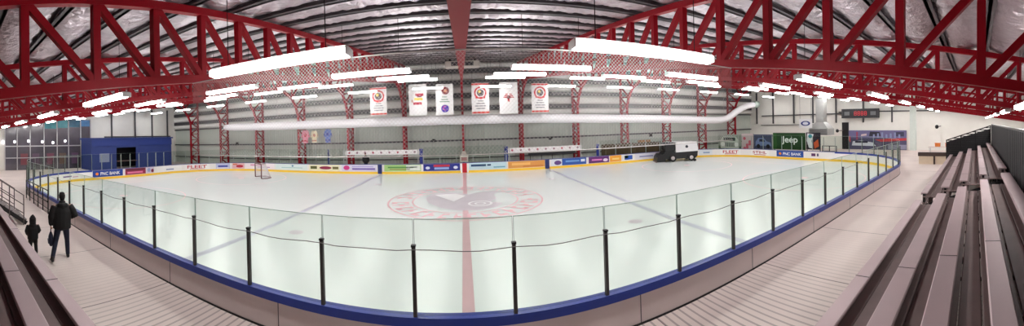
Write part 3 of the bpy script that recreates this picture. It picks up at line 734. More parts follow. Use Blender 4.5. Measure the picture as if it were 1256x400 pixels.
# jerseys hung on the far wall
YJ = 29.71
def jersey(px, py0, py1, wpx, base, trim_, label):
    a = onY(px, py0, YJ); b = onY(px, py1, YJ); h = a.z - b.z; w = wpx / 400 * YJ / cos((px - 568) / 400) / cos((px - 568) / 400) * .95
    t = thing('hanging_jersey', label, 'jersey', (a.x, YJ, b.z), group='jerseys hanging by the far wall')
    o = [(-.3, 0), (.3, 0), (.32, .55), (.44, .38), (.52, .46), (.36, .9), (.14, 1), (.06, .95), (-.06, .95), (-.14, 1), (-.36, .9), (-.52, .46), (-.44, .38), (-.32, .55)]
    O = Vector((a.x, YJ, b.z)); f = lambda L: [(x * w, y * h) for x, y in L]
    part('shirt', MB().prism(f(o), O, (1, 0, 0), (0, 0, 1), .06), paint(base), t)
    part('hem_stripe', MB().prism(f([(-.3, .1), (.3, .1), (.305, .22), (-.305, .22)]), O, (1, 0, 0), (0, 0, 1), .075), paint(trim_), t)
    part('chest_emblem', MB().prism([(.17 * w * cos(k * pi / 8), .6 * h + .14 * h * sin(k * pi / 8)) for k in range(16)], O, (1, 0, 0), (0, 0, 1), .075), paint(trim_), t)
    for k in (-1, 1): part('sleeve_stripe', MB().prism(f([(k * .4, .5), (k * .49, .58), (k * .46, .66), (k * .37, .58)][::k]), O, (1, 0, 0), (0, 0, 1), .075), paint(trim_), t)
    part('hanger', MB().beam((a.x - w * .3, YJ, a.z - .03), (a.x + w * .3, YJ, a.z - .03), .03, .03).beam((a.x, YJ, a.z - .03), (a.x, YJ, H + 1.4), .02, .02), BLACK, t)
jersey(374.5, 159.5, 175.5, 10.5, (214, 130, 150), (176, 20, 56), 'pink and red hockey jersey hanging below the air duct')
jersey(385.5, 160, 175, 9.5, (226, 214, 180), (190, 130, 110), 'cream hockey jersey hanging between the red and blue ones')
jersey(402, 158, 175, 10.5, (92, 120, 190), (30, 50, 140), 'blue hockey jersey hanging below the air duct')

# small wall speakers on the far girt
for px, py, lab in ((291, 176, 'left of the red column near the goal'), (532, 172.5, 'left of the centre column'), (675, 169.5, 'over the bench right of centre'), (798, 166, 'behind the resurfacing machine')):
    a = onY(px, py, YW - .45)
    t = thing('wall_speaker', 'small black speaker on the far wall ' + lab, 'speaker', a, group='speakers on the far wall')
    part('cabinet', MB().bbox((a.x, a.y, a.z), (.36, .3, .3), .04), BLACK, t); part('grille', MB().bbox((a.x, a.y - .16, a.z), (.28, .03, .22), .01), RUBBER, t)
    part('bracket', MB().beam((a.x, a.y + .15, a.z), (a.x, YW - .2, a.z), .06, .06), GIRT, t)

# brown crates and shelving behind the far boards
YK = 29.9
a = onY(737, 180, YK); b = onY(806, 177, YK + .2)
t = thing('timber_fence', 'brown slatted timber screen behind the boards left of the resurfacing machine', 'fence', ((a.x + b.x) / 2, YK - .35, ZF))
TB = M('weathered_timber', (84, 66, 44), .7, 0, .25, 2); n = 28
part('slats', MB(), TB, t) if False else None
mb = MB()
for k in range(n):
    x = a.x + (b.x - a.x) * k / (n - 1); mb.box((x, YK - .35, ZF + .85 + .06 * ((k * 7) % 5) / 5), (.24, .03, 1.7))
part('slats', mb, TB, t)
for z in (.5, 1.35): part('rail', MB().box(((a.x + b.x) / 2, YK - .31, ZF + z), (b.x - a.x, .05, .1)), FOOT, t)
for px, py, w, h, lab in ((790, 175, 1.35, .62, 'brown cardboard box on top of the timber screen shelf'),):
    p = onY(px, py, 30.6); t = thing('storage_shelf', 'dark shelf holding a brown box left of the resurfacing machine', 'shelf', (p.x, 30.6, ZF))
    part('top_board', MB().box((p.x, 30.62, p.z - h / 2 - .04), (2.6, .7, .06)), FOOT, t)
    for dx in (-1.2, 1.2):
        for dy in (-.3, .3): part('leg', MB().box((p.x + dx, 30.62 + dy, (ZF + p.z - h / 2 - .07) / 2), (.06, .06, p.z - h / 2 - .07 - ZF)), BLACK, t)
    t = thing('cardboard_box', 'brown cardboard box standing on the dark shelf left of the resurfacing machine', 'box', (p.x, 30.6, p.z - h / 2))
    part('carton', MB().bbox((p.x, 30.6, p.z), (w, .55, h - .02), .015), M('cardboard', (172, 120, 74), .8), t); part('tape', MB().box((p.x, 30.6, p.z + h / 2 - .008), (w * .98, .08, .01)), M('parcel_tape', (200, 160, 110), .4), t)

# ------------------------------------------------------------------ goal
def goal():
    x, y = onY(317, 219, 23.7).x, 23.7
    t = thing('hockey_goal', 'hockey goal with pale netting standing on the ice by the far left curve', 'goal', (x, y, 0), -.62)
    fr = M('goal_frame_paint', (120, 84, 88), .4); w, hgt, dp = .86, 1.28, 1.0
    part('goal_frame', MB().tube([(-w, 0, .03), (-w, 0, hgt - .06), (-w + .06, 0, hgt), (w - .06, 0, hgt), (w, 0, hgt - .06), (w, 0, .03)], .055, 8), fr, t, True, True)
    part('base_tube', MB().tube([(-w, 0, .035), (-w - .1, .5, .035), (-w * .7, dp, .035), (0, dp * 1.08, .035), (w * .7, dp, .035), (w + .1, .5, .035), (w, 0, .035)], .035, 8), fr, t, True, True)
    part('top_tube', MB().tube([(-w + .06, 0, hgt), (-w * .7, .5, hgt), (0, .56, hgt), (w * .7, .5, hgt), (w - .06, 0, hgt)], .025, 8), fr, t, True, True)
    mb = MB(); base = [(-w, 0), (-w - .1, .5), (-w * .7, dp), (0, dp * 1.08), (w * .7, dp), (w + .1, .5), (w, 0)]; top = [(-w + .06, 0), (-w * .9, .25), (-w * .7, .5), (0, .56), (w * .7, .5), (w * .9, .25), (w - .06, 0)]
    def at(L, u): k = min(int(u * 6), 5); f = u * 6 - k; return (L[k][0] + (L[k + 1][0] - L[k][0]) * f, L[k][1] + (L[k + 1][1] - L[k][1]) * f)
    for i in range(41):
        a = at(base, i / 40); b = at(top, i / 40); mb.tube([(a[0], a[1], .05), (b[0], b[1], hgt)], .009, 3, False)
    for j in range(1, 16):
        f = j / 16; L = []
        for i in range(25): a = at(base, i / 24); b = at(top, i / 24); L.append((a[0] + (b[0] - a[0]) * f, a[1] + (b[1] - a[1]) * f, .05 + (hgt - .05) * f))
        mb.tube(L, .009, 3, False)
    part('netting', mb, M('goal_twine', (226, 222, 222), .7), t, local=True)
goal()

# ------------------------------------------------------------------ ice resurfacing machine
def resurfacer():
    p = onY(830, 198, 26.6)
    t = thing('ice_resurfacer', 'black and white ice resurfacing machine parked by the far corner boards', 'ice resurfacer', (p.x, 26.6, 0), -.42)
    BK = M('machine_black', (20, 20, 23), .38, 0, .1, 3); WT = M('machine_white', (236, 234, 236), .35)
    W = 1.9
    part('chassis', MB().prism([(-1.5, .3), (1.75, .3), (1.95, .5), (2.0, .98), (-.35, .92), (-.5, 1.15), (-1.2, 1.15), (-1.5, .95)], (0, 0, 0), (1, 0, 0), (0, 0, 1), W), BK, t, local=True)
    tank = part('snow_tank', MB().prism([(-.28, .93), (1.98, 1.0), (2.05, 1.25), (1.9, 1.92), (-.28, 1.95)], (0, 0, 0), (1, 0, 0), (0, 0, 1), W * .98), WT, t, local=True)
    part('side_emblem', MB().prism([(.75, 1.35), (.95, 1.35), (1.0, 1.5), (.9, 1.62), (.78, 1.62), (.7, 1.5)], (0, -W * .49 - .008, 0), (1, 0, 0), (0, 0, 1), .012), paint((40, 44, 60)), tank, local=True)
    for sy in (-1, 1): part('tank_rim', MB().box((.82, sy * W * .47, 1.955), (2.2, .06, .04)), ALU, tank, local=True)
    for x in (-.62, 1.3):
        for sy in (-1, 1):
            c = Vector((x, sy * (W / 2 - .02), .38)); R = []
            for dy, r in ((-.13, .3), (-.11, .37), (.11, .37), (.13, .3)): R.append([(c.x + r * cos(k * pi / 12), c.y + dy, c.z + r * sin(k * pi / 12)) for k in range(24)])
            wl = part('wheel', MB().rings(R), RUBBER, t, True, True)
            R = [[(c.x + r * cos(k * pi / 8), c.y + sy * dy, c.z + r * sin(k * pi / 8)) for k in range(16)] for dy, r in ((.1, .2), (.14, .19), (.155, .08))]
            part('rim', MB().rings(R), M('wheel_rim', (196, 186, 186), .4, .3), wl, True, True)
    part('conditioner', MB().prism([(-2.25, .06), (-1.35, .06), (-1.3, .5), (-1.5, .75), (-1.95, .8), (-2.2, .5)], (0, 0, 0), (1, 0, 0), (0, 0, 1), W * 1.08), BK, t, local=True)
    for sy in (-1, 1): part('lift_arm', MB().beam((-1.8, sy * .8, .7), (-1.1, sy * .8, 1.1), .08, .1), BK, t, local=True)
    part('towel', MB().box((-2.28, 0, .04), (.1, W * 1.05, .08)), FOOT, t, local=True)
    part('hood', MB().bbox((-.53, 0, 1.5), (.46, W * .9, .84), .06), BK, t, local=True)
    part('seat', MB().bbox((-1.1, 0, 1.28), (.5, .5, .14), .05).bbox((-1.36, 0, 1.6), (.13, .5, .6), .05), RUBBER, t, local=True)
    part('steering_wheel', MB().tube([(-.88 + .06 * cos(k * pi / 10), .2 * cos(k * pi / 10), 1.72 + .17 * sin(k * pi / 10)) for k in range(21)], .018, 6).tube([(-.88, 0, 1.72), (-.6, 0, 1.55)], .025, 6), BK, t, True, True)
    part('guard_rail', MB().tube([(-1.48, -.8, 1.0), (-1.48, -.8, 1.75), (-1.48, .8, 1.75), (-1.48, .8, 1.0)], .03, 6), BK, t, True, True)
    for sy in (-1, 1): part('water_tank', MB().bbox((-.88, sy * .74, 1.5), (1.1, .38, .8), .08), BK, t, local=True)
    part('side_brush', MB().tube([(1.6, -W / 2 - .03, .18), (1.6, -W / 2 - .22, .1)], [.05, .16], 12), RUBBER, t, local=True)
resurfacer()

# ------------------------------------------------------------------ mural end: banners, scoreboard, hood
XB = 28.5
def wall_ad(px0, px1, py0, py1, base, label, marks=(), X=XB, group='printed banners above the end boards'):
    a = onX(px0, py0, X); b = onX(px1, py1, X); z1 = (a.z + onX(px1, py0, X).z) / 2; z0 = (b.z + onX(px0, py1, X).z) / 2
    t = thing('printed_banner', label, 'banner', (X, (a.y + b.y) / 2, z0), group=group)
    part('sheet', MB().box2((X, a.y, z0), (X + .04, b.y, z1)), paint(base), t)
    at = lambda u, v, d=.006: (X - d, a.y + (b.y - a.y) * (u + .5), z0 + (z1 - z0) * (v + .5))
    for q, m in enumerate(marks):
        kind, c = m[0], m[1]; d = .006 + .002 * q
        if kind == 'poly': mb = MB().add([at(u, v, d) for u, v in m[2]], [tuple(range(len(m[2])))]); nm = 'printed_shape'
        elif kind == 'disc': mb = MB().add([at(m[2] + m[4] * cos(k * pi / 10), m[3] + m[5] * sin(k * pi / 10), d) for k in range(20)], [tuple(range(20))]); nm = 'printed_disc'
        else: mb = words(m[6], lambda p, r: at((m[2] + m[4]) / 2 + (m[4] - m[2]) * p, (m[3] + m[5]) / 2 + (m[5] - m[3]) * r, d)); nm = 'lettering'
        part(nm, mb, paint(c), t)
    for u in (-.47, .47):
        y = a.y + (b.y - a.y) * (u + .5); part('frame_post', MB().box2((X + .05, y - .04, ZF), (X + .13, y + .04, z1)), GIRT, t)
    return t
sq = lambda u0, v0, u1, v1: [(u0, v0), (u1, v0), (u1, v1), (u0, v1)]
wall_ad(881, 909, 165, 185, (150, 160, 150), 'grey green banner picturing the blunt front of an off road vehicle', [('poly', (90, 110, 92), sq(-.5, -.5, .5, -.2)), ('poly', (196, 206, 196), [(-.4, -.35), (.4, -.35), (.42, .15), (.28, .38), (-.28, .38), (-.42, .15)]), ('poly', (60, 76, 70), sq(-.26, .12, .26, .32)), ('disc', (236, 240, 236), -.3, -.1, .09, .13), ('disc', (236, 240, 236), .3, -.1, .09, .13)] + [('poly', (54, 66, 60), sq(-.17 + k * .07, -.25, -.135 + k * .07, .02)) for k in range(6)])
wall_ad(909.5, 924, 164, 185, (206, 190, 192), 'pale banner with pink blossom pattern beside the vehicle banner', [('disc', (206, 96, 116), -.25 + .23 * (k % 3), -.3 + .19 * k % .7 - .05, .12, .09) for k in range(6)])
wall_ad(924.5, 947.5, 165, 185, (70, 76, 104), 'dark blue banner picturing a low car', [('poly', (120, 136, 180), [(-.42, -.2), (.45, -.2), (.4, .02), (.2, .08), (.05, .28), (-.25, .28), (-.4, .05)]), ('poly', (36, 40, 60), [(-.2, .06), (.12, .06), (.03, .22), (-.2, .22)]), ('disc', (20, 22, 30), -.25, -.22, .1, .13), ('disc', (20, 22, 30), .27, -.22, .1, .13)])
wall_ad(948, 988, 163, 183.5, (24, 66, 24), 'plain green banner with white vehicle maker wording', [('text', (246, 250, 246), -.22, -.2, .27, .3, 'Jeep'), ('poly', (38, 88, 32), sq(-.5, -.5, -.38, .5))])
wall_ad(988.5, 1006, 162.5, 183.5, (48, 38, 52), 'dark banner with white, teal and orange player shapes next to the green one', [('poly', (226, 230, 234), [(-.4, .45), (.05, .4), (-.1, .0), (.0, -.45), (-.3, -.4), (-.45, 0)]), ('disc', (60, 150, 160), -.2, .28, .14, .12), ('poly', (214, 90, 44), [(.05, -.1), (.35, .1), (.42, -.3), (.1, -.45)]), ('poly', (24, 22, 36), sq(.2, .2, .5, .5))])
# big mural on the end wall
def mural():
    X = XW - .12
    t = wall_ad(1039, 1112, 160, 184, (78, 76, 106), 'wide dark mural of cars on a street on the white end wall', [('poly', (112, 108, 150), sq(-.5, .1, .5, .5)), ('poly', (196, 60, 66), [(.08, -.08), (.5, .0), (.5, .12), (.2, .08), (-.02, .03)]), ('poly', (208, 214, 226), [(-.42, -.28), (.0, -.3), (-.05, -.12), (-.25, -.02), (-.4, -.06)]), ('poly', (40, 40, 56), [(-.12, .2), (.08, .22), (.06, .42), (-.1, .44)]), ('poly', (40, 40, 60), sq(-.36, -.14, -.14, -.04)), ('poly', (214, 196, 200), [(-.26, .2), (-.16, .24), (-.16, .34), (-.25, .3)]), ('poly', (150, 150, 176), sq(.2, -.45, .5, -.22)), ('poly', (200, 80, 90), sq(-.48, -.1, -.44, .2)), ('poly', (60, 60, 90), sq(.3, .2, .46, .42)), ('poly', (160, 70, 100), sq(-.34, .02, -.31, .42))] + [('poly', (140, 150, 190), sq(-.05 + .07 * k, .12, -.02 + .07 * k, .3 + .05 * (k % 3))) for k in range(7)], X, None)
    if 'group' in t: del t['group']
    p = onX(1037, 172, X); t = solo('door_1', MB().box((X, p.y, ZF + 1.7), (.1, .9, 3.4)), BLACK, 'black doorway panel at the edge of the car mural', 'door', kind='structure')
mural()
def scoreboard():
    X = XW - .55; a = onX(1032, 134, X); b = onX(1078, 144.5, X)
    t = thing('scoreboard', 'long dark scoreboard with red digits high on the white end wall', 'scoreboard', (X, (a.y + b.y) / 2, b.z))
    part('cabinet', MB().box2((X, a.y, b.z), (X + .25, b.y, a.z)), M('scoreboard_black', (40, 42, 46), .5), t)
    w = b.y - a.y; h = a.z - b.z
    seg = M('red_led', (214, 50, 62), .4, emit=.25)
    for k in range(4):
        y = a.y + w * (.38 + .09 * k); mb = MB()
        for dz in (.3, .5, .7): mb.box((X - .015, y, b.z + h * dz), (.02, abs(w) * .05, .05))
        for dy in (-1, 1): mb.box((X - .015, y + dy * abs(w) * .025, b.z + h * .5), (.02, .05, h * .4))
        part('red_digit', mb, seg, t)
    for u in (.1, .9): part('mount_bracket', MB().box2((X + .25, a.y + w * u - .06, b.z + h * .4), (XW - .01, a.y + w * u + .06, b.z + h * .6)), GIRT, t)
    for u in (.02, .98): part('panel_strip', MB().box((X - .01, a.y + w * u, b.z + h / 2), (.02, .1, h * .9)), GIRT, t)
    for u in (.15, .85): part('white_panel', MB().box((X - .01, a.y + w * u, b.z + h / 2), (.02, abs(w) * .14, h * .4)), paint((110, 114, 116)), t)
scoreboard()
def hood():
    X = 31.0; c = onX(1007.5, 158, X); yl = onX(996, 165, X).y; yr = onX(1019, 165, X).y; hw = abs(yl - yr) / 2; z0 = onX(1007, 165.5, X).z; z1 = onX(1007, 158, X).z; z2 = onX(1007, 150, X).z; z3 = onX(1007, 121, X).z
    t = thing('air_handler', 'grey metal air handling hood with a tall duct hanging at the mural end', 'air handler', (X, c.y, z0))
    GM = M('galvanised_hood', (176, 178, 176), .45, .4, .1, 3)
    R = lambda w, d, z: [(X - d, c.y - w, z), (X + d, c.y - w, z), (X + d, c.y + w, z), (X - d, c.y + w, z)]
    part('lower_box', MB().rings([R(hw, .8, z0), R(hw, .8, z1)]), GM, t)
    part('tapered_hood', MB().rings([R(hw, .8, z1), R(hw * .42, .45, z2)]), GM, t)
    part('duct', MB().rings([R(hw * .4, .42, z2), R(hw * .4, .42, z3)]), GM, t)
    for k in range(4): part('louvre', MB().box((X - .81, c.y, z0 + (z1 - z0) * (k + .5) / 4), (.03, hw * 1.8, .06)), GIRT, t)
    part('hanger', MB().box((X, c.y - hw * .38, (z3 + PZ(c.y)) / 2), (.05, .05, PZ(c.y) - z3)).box((X, c.y + hw * .38, (z3 + PZ(c.y)) / 2), (.05, .05, PZ(c.y) - z3)), GIRT, t)
    X2 = 29.6; a = onX(980, 146, X2); b = onX(996, 157, X2)
    t = thing('oval_sign', 'white hanging sign with a dark blue oval beside the air handling hood', 'sign', (X2, (a.y + b.y) / 2, b.z))
    part('board', MB().box2((X2, a.y, b.z), (X2 + .05, b.y, a.z)), paint((240, 240, 242)), t)
    cy, cz = (a.y + b.y) / 2, (a.z + b.z) / 2; ry = abs(a.y - b.y) * .36; rz = (a.z - b.z) * .27
    pr = lambda k: [(ry * k * cos(q * pi / 14), rz * k * sin(q * pi / 14)) for q in range(28)]
    part('blue_oval', MB().prism(pr(1), (X2 - .006, cy, cz), (0, -1, 0), (0, 0, 1), .008), paint((40, 50, 130)), t)
    part('pale_oval', MB().prism([(u, v) for u, v in pr(.62)], (X2 - .012, cy, cz), (0, -1, 0), (0, 0, 1), .008), paint((220, 222, 236)), t)
    for y in (a.y - .1, b.y + .1): part('wire', MB().tube([(X2 + .02, y, a.z), (X2 + .02, y, PZ(y))], .012, 5), BLACK, t)
hood()
# railing gate beside the ad row
a = onX(1009, 195, 27.9); b = onX(1026, 195, 27.9); z1 = onX(1010, 179, 27.9).z
t = thing('gate_railing', 'dark metal gate railing at the gap after the end advert row', 'railing', (27.9, (a.y + b.y) / 2, ZF))
for y in (a.y, (a.y + b.y) / 2, b.y): part('post', MB().box((27.9, y, (ZF + z1) / 2), (.07, .07, z1 - ZF)), GIRT, t)
for z in (z1, (z1 + ZF) / 2 + .1): part('rail', MB().box((27.9, (a.y + b.y) / 2, z), (.06, abs(a.y - b.y), .06)), GIRT, t)
# speakers at that end
for px, py, X, lab in ((1027, 160.5, 36.5, 'small round black speaker on the white wall beside the mural'), (1149, 155.5, 34.5, 'small round black speaker on the white wall above the low barrier')):
    p = onX(px, py, X); t = thing('wall_speaker', lab, 'speaker', p)
    part('cabinet', MB().ball(p, (.2, .2, .22), 14, 10), BLACK, t, True); part('bracket', MB().beam(p, (XW, p.y, p.z), .08, .08), GIRT, t)

# low barrier and counter at the end of the walkway
XL = 25.9
a = onX(1127, 200, XL); 
t = thing('low_barrier', 'low cream barrier with a dark brown top closing the end of the walkway', 'barrier', (XL, 3.2, ZF))
zb = onX(1140, 191.5, XL).z; zt = onX(1140, 187, XL).z
part('panel', MB().box2((XL, 1.2, ZF), (XL + .1, 4.55, zb)), M('cream_panel', (226, 208, 184), .6), t)
part('top_beam', MB().box2((XL - .1, 1.2, zb), (XL + .25, 4.6, zt)), M('dark_brown_beam', (64, 48, 44), .6), t)
y = onX(1146, 195, XL).y
part('post', MB().box2((XL - .1, y - .07, ZF), (XL, y + .07, zb)), M('dark_brown_beam', (64, 48, 44), .6), t)
t = thing('folding_table', 'pale folding table beyond the low barrier', 'table', (31, 3.2, ZF))
part('tabletop', MB().bbox((31, 3.2, ZF + 1.0), (.9, 2.6, .06), .015), M('table_laminate', (216, 206, 200), .5), t)
for dx in (-.35, .35):
    for dy in (-1.15, 1.15): part('leg', MB().tube([(31 + dx, 3.2 + dy, ZF), (31 + dx, 3.2 + dy, ZF + .98)], .025, 6), ALU, t)
for px, yy, lab in ((1144, 3.6, 'small orange crate on the table beyond the barrier, nearer the rink'), (1153, 2.6, 'small orange crate on the table beyond the barrier, nearer the bleachers')):
    t = thing('crate', lab, 'crate', (31, yy, ZF + 1.03), group='orange crates on the pale table')
    part('bin', MB().bbox((31, yy, ZF + 1.19), (.4, .5, .32), .03), M('orange_plastic', (226, 130, 50), .5), t); part('rim', MB().bbox((31, yy, ZF + 1.36), (.46, .56, .04), .01), M('orange_plastic', (226, 130, 50), .5), t)

# ------------------------------------------------------------------ blue booth and lobby glazing at the other end
def booth():
    X = -34.0; a = onX(112, 171, X); b = onX(210, 168, X); z1 = (onX(112, 171, X).z + onX(205, 170, X).z) / 2
    BP = M('blue_booth_panel', (46, 66, 134), .55, 0, .08, 1.5); y0, y1 = a.y, b.y
    t = thing('blue_booth', 'long blue flat roofed booth with a dark opening behind the end glass', 'booth', (X - 1.2, (y0 + y1) / 2, ZF))
    da, db = onX(143, 185, X).y, onX(167, 185, X).y
    zo = onX(150, 181, X).z
    part('front_wall', MB().box2((X, y0, ZF), (X - .12, da, z1)).box2((X, db, ZF), (X - .12, y1, z1)).box2((X, da, zo), (X - .12, db, z1)), BP, t)
    part('side_wall', MB().box2((X - .12, y1 - .12, ZF), (X - 3, y1, z1)), BP, t); part('side_wall', MB().box2((X - .12, y0, ZF), (X - 3, y0 + .12, z1)), BP, t)
    part('back_wall', MB().box2((X - 2.9, y0, ZF), (X - 3.0, y1, z1)), M('booth_dark_inside', (34, 36, 46), .8), t)
    part('roof', MB().box2((X + .2, y0 - .15, z1), (X - 3.1, y1 + .15, z1 + .18)), BP, t)
    part('fascia', MB().box2((X + .02, y0, z1 - .8), (X + .1, y1, z1 - .06)), M('blue_booth_fascia', (40, 62, 138), .5), t)
    part('counter', MB().box2((X + .25, da, ZF + .9), (X - .4, db, ZF + .97)), FOOT, t)
    part('white_notice', MB().box2((X + .02, onX(122, 190, X).y, ZF + .9), (X + .05, onX(134, 190, X).y, ZF + 1.9)), paint((150, 160, 190)), t)
booth()
def lobby():
    X = -XW + .15; ys = [onX(px, 175, X).y for px in (6, 21, 37, 54, 70, 84, 99, 111)]
    zt, zm, zb = onX(60, 146, X).z, onX(60, 179, X).z, ZF
    DG = M('dark_lobby_glass', (84, 80, 90), .12, 0, .5, .6, spec=.9)
    t = solo('window_1', MB().box2((X - .05, ys[0], zb), (X, ys[-1], zt)), DG, 'tall dark lobby glazing with thin pale mullions on the end wall', 'window', kind='structure')
    WF = M('pale_mullion', (196, 196, 200), .4)
    for y in ys: part('mullion', MB().box((X + .05, y, (zb + zt) / 2), (.1, .09, zt - zb)), WF, t)
    for z in (zt, zm, zm - 1.4): part('transom', MB().box((X + .05, (ys[0] + ys[-1]) / 2, z), (.1, ys[-1] - ys[0], .09 if z != zm else .13)), WF, t)
    TE = M('teal_lobby_sign', (70, 140, 150), .5, 0, .6, 1.5)
    for i, c in ((3, TE), (4, TE), (5, M('teal_sign_dark', (50, 96, 120), .5, 0, .5, 2)), (6, M('blue_sign', (70, 120, 170), .5, 0, .5, 2))):
        part('inner_sign', MB().box2((X + .01, ys[i] + .1, zt - 1.5 + .1 * i), (X + .03, ys[i + 1] - .1, zt - .1)), c, t)
    LG = M('lobby_reflection_glow', (255, 250, 255), .4, emit=5)  # lamp reflections in the glazing, made as small glowing blobs
    for px, py in ((4, 174.5), (18, 174), (35, 173), (52, 174), (65, 175), (80, 173)):
        p = onX(px, py, X + .06); part('lamp_reflection', MB().ball(p, (.05, .13, .17), 12, 8), LG, t, True)
    for px, col in ((30, (120, 60, 70)), (44, (90, 70, 90)), (62, (110, 60, 80)), (77, (100, 80, 70)), (92, (96, 70, 100)), (104, (120, 90, 90))):
        p = onX(px, 192, X + .03); part('inner_panel', MB().box2((X + .01, p.y - .45, ZF + .6), (X + .03, p.y + .45, zm - .9)), paint(col), t)
lobby()
# doors between booth and corner
p = onX(222, 190, -37.9)
t = solo('door_2', MB().box((-38.2, 29.8, ZF + 1.2), (.2, 1.2, 2.4)), M('grey_door', (130, 134, 130), .5), 'grey door in the white end wall beside the blue booth', 'door', kind='structure')
part('handle', MB().box((-38.05, 29.35, ZF + 1.1), (.08, .16, .05)), ALU, t)

# ------------------------------------------------------------------ bleachers
ROW = [(1.575, 2.2), (.93, 2.0), (.36, 1.8), (-.235, 1.6), (-.83, 1.42)]
def bleacher(x0, x1, label):
    t = thing('bleacher', label, 'bleachers', ((x0 + x1) / 2, .4, ZF), group='aluminium bleacher sections')
    ws = [.21, .25, .25, .22, .26]
    for (y, b), w in zip(ROW, ws):
        z = H - b
        sp_ = part('seat_plank', MB().bbox(((x0 + x1) / 2, y, z - .025), (x1 - x0, w, .05), .012).box(((x0 + x1) / 2, y + w / 2 - .012, z - .06), (x1 - x0, .02, .05)), BENCH, t)
        for x in [x0 + 3.1 * k + 1.2 for k in range(int((x1 - x0) / 3.1))]: part('joint_strip', MB().box((x, y, z + .001), (.014, w * .96, .004)), POST, sp_)
    for i, (y, b) in enumerate(ROW):
        z = H - b
        y1 = ROW[i - 1][0] + .06 if i else y + .08
        y0 = y - ws[i] / 2 + .03; nb = 3 if i else 2; wd = (y1 - y0) / nb
        for j in range(nb): part('foot_board', MB().bbox(((x0 + x1) / 2, y0 + wd * (j + .5), z - .34), (x1 - x0, wd - .012, .04), .01), FOOT, t)
        part('riser', MB().box(((x0 + x1) / 2, y - .12, z - .3), (x1 - x0, .02, .30)), FOOT, t)
    n = max(2, int((x1 - x0) / 1.85) + 1)
    for k in range(n):
        x = x0 + .06 + (x1 - x0 - .12) * k / (n - 1); mb = MB()
        mb.beam((x, 1.6, ZF), (x, 1.6, H - 2.26), .06, .06); mb.beam((x, -.85, ZF), (x, -.85, H - 1.48), .06, .06); mb.beam((x, 1.6, H - 2.62), (x, -.85, H - 1.85), .06, .08); mb.beam((x, 1.6, ZF + .04), (x, -.85, ZF + .04), .06, .06)
        for y, b in ROW: mb.beam((x, y, H - b - .06), (x, y, H - b - .46), .06, .05)
        part('support_frame', mb, BLACK, t)
bleacher(-12.4, 8.95, 'long grey bleacher rows nearest the viewer, running below both picture edges')
bleacher(9.9, 21.4, 'shorter grey bleacher section beyond the gap, ending at the black guard screen')
def guard():
    y = -1.08
    t = thing('back_guard', 'tall black ribbed guard wall along the back of the bleachers', 'guard wall', (4.5, y, ZF))
    z1 = H - .22
    mb = MB(); x = -12.4
    part('ribbed_sheet', ribbed(-12.4, 21.5, y, ZF, z1, .34, .03, -1), M('black_sheet', (34, 32, 35), .5, .1, .12, 2), t)
    part('top_rail', MB().beam((-12.4, y, z1), (21.5, y, z1), .06, .06), BLACK, t)
    X = 21.6
    t = thing('end_guard', 'black barred guard screen with sloping top at the far bleacher end', 'guard screen', (X, .4, ZF))
    za, zc = H - 1.28, H - .3; ya, yb = 1.92, -1.0
    zz = lambda y: za + (zc - za) * (y - ya) / (yb - ya)
    for y in (1.92, .95, .0, -1.0): part('post', MB().box((X, y, (ZF + zz(y)) / 2), (.07, .07, zz(y) - ZF)), BLACK, t)
    part('sloping_rail', MB().beam((X, ya + .03, za), (X, yb - .03, zc), .07, .07), BLACK, t)
    for k in range(1, 22):
        z = za + (zc - za) - .14 * k
        if z < ZF + .3: break
        y1 = ya if z <= za else ya + (z - za) / (zc - za) * (yb - ya)
        part('bar', MB().box((X, (y1 + yb) / 2, z), (.03, y1 - yb, .05)), BLACK, t)
    part('mesh_sheet', MB().prism([(ya, ZF + .1), (ya, za - .1), (yb, zc - .2), (yb, ZF + .1)], (X + .06, 0, 0), (0, 1, 0), (0, 0, 1), .012), M('black_screen', (30, 30, 33), .6), t)
guard()

# small stair and corner railing by the walking people
def stair():
    cx = -14.3; y0 = 3.0
    t = thing('bleacher_stair', 'small metal stair with handrails beside the bleacher end behind the child', 'stair', (cx, 2.2, ZF))
    SM = M('stair_steel', (104, 92, 92), .5, .3, .15, 4)
    for k in range(5): part('tread', MB().bbox((cx, y0 - .3 * k, ZF + .2 + .2 * k), (2.0, .27, .045), .01), SM, t)
    for x in (cx - 1.02, cx + 1.02):
        part('stringer', MB().beam((x, y0 + .12, ZF + .06), (x, y0 - 1.3, ZF + 1.02), .04, .16), BLACK, t)
        for k in (0, 2, 4): part('baluster', MB().tube([(x, y0 - .3 * k, ZF + .0 if k == 0 else ZF + .2 * k), (x, y0 - .3 * k, ZF + 1.2 + .2 * k)], .025, 6), SM, t)
        for dz in (.45, .8, 1.2): part('handrail', MB().tube([(x, y0 + .02, ZF + dz), (x, y0 - 1.24, ZF + dz + .82)], .022, 6), SM, t)
    for k in range(3): part('leg', MB().box((cx - .95 + .95 * k, y0 - 1.2, ZF + .45), (.06, .06, .9)), BLACK, t)
stair()
def corner_rail():
    s0, s1 = -19.4, -14.9
    x, y = rink((s0 + s1) / 2, .4)
    t = thing('walkway_railing', 'dark tubular railing outside the near boards beyond the walking man', 'railing', (x, y, ZF))
    n = 6
    for z in (.55, 1.1):
        part('rail', MB().tube([rink(s0 + (s1 - s0) * k / 20, .4) + (ZF + z,) for k in range(21)], .03, 6), BLACK, t, True)
    for k in range(n):
        q = rink(s0 + (s1 - s0) * k / (n - 1), .4); part('post', MB().tube([q + (ZF,), q + (ZF + 1.1,)], .03, 6), BLACK, t, True)
corner_rail()

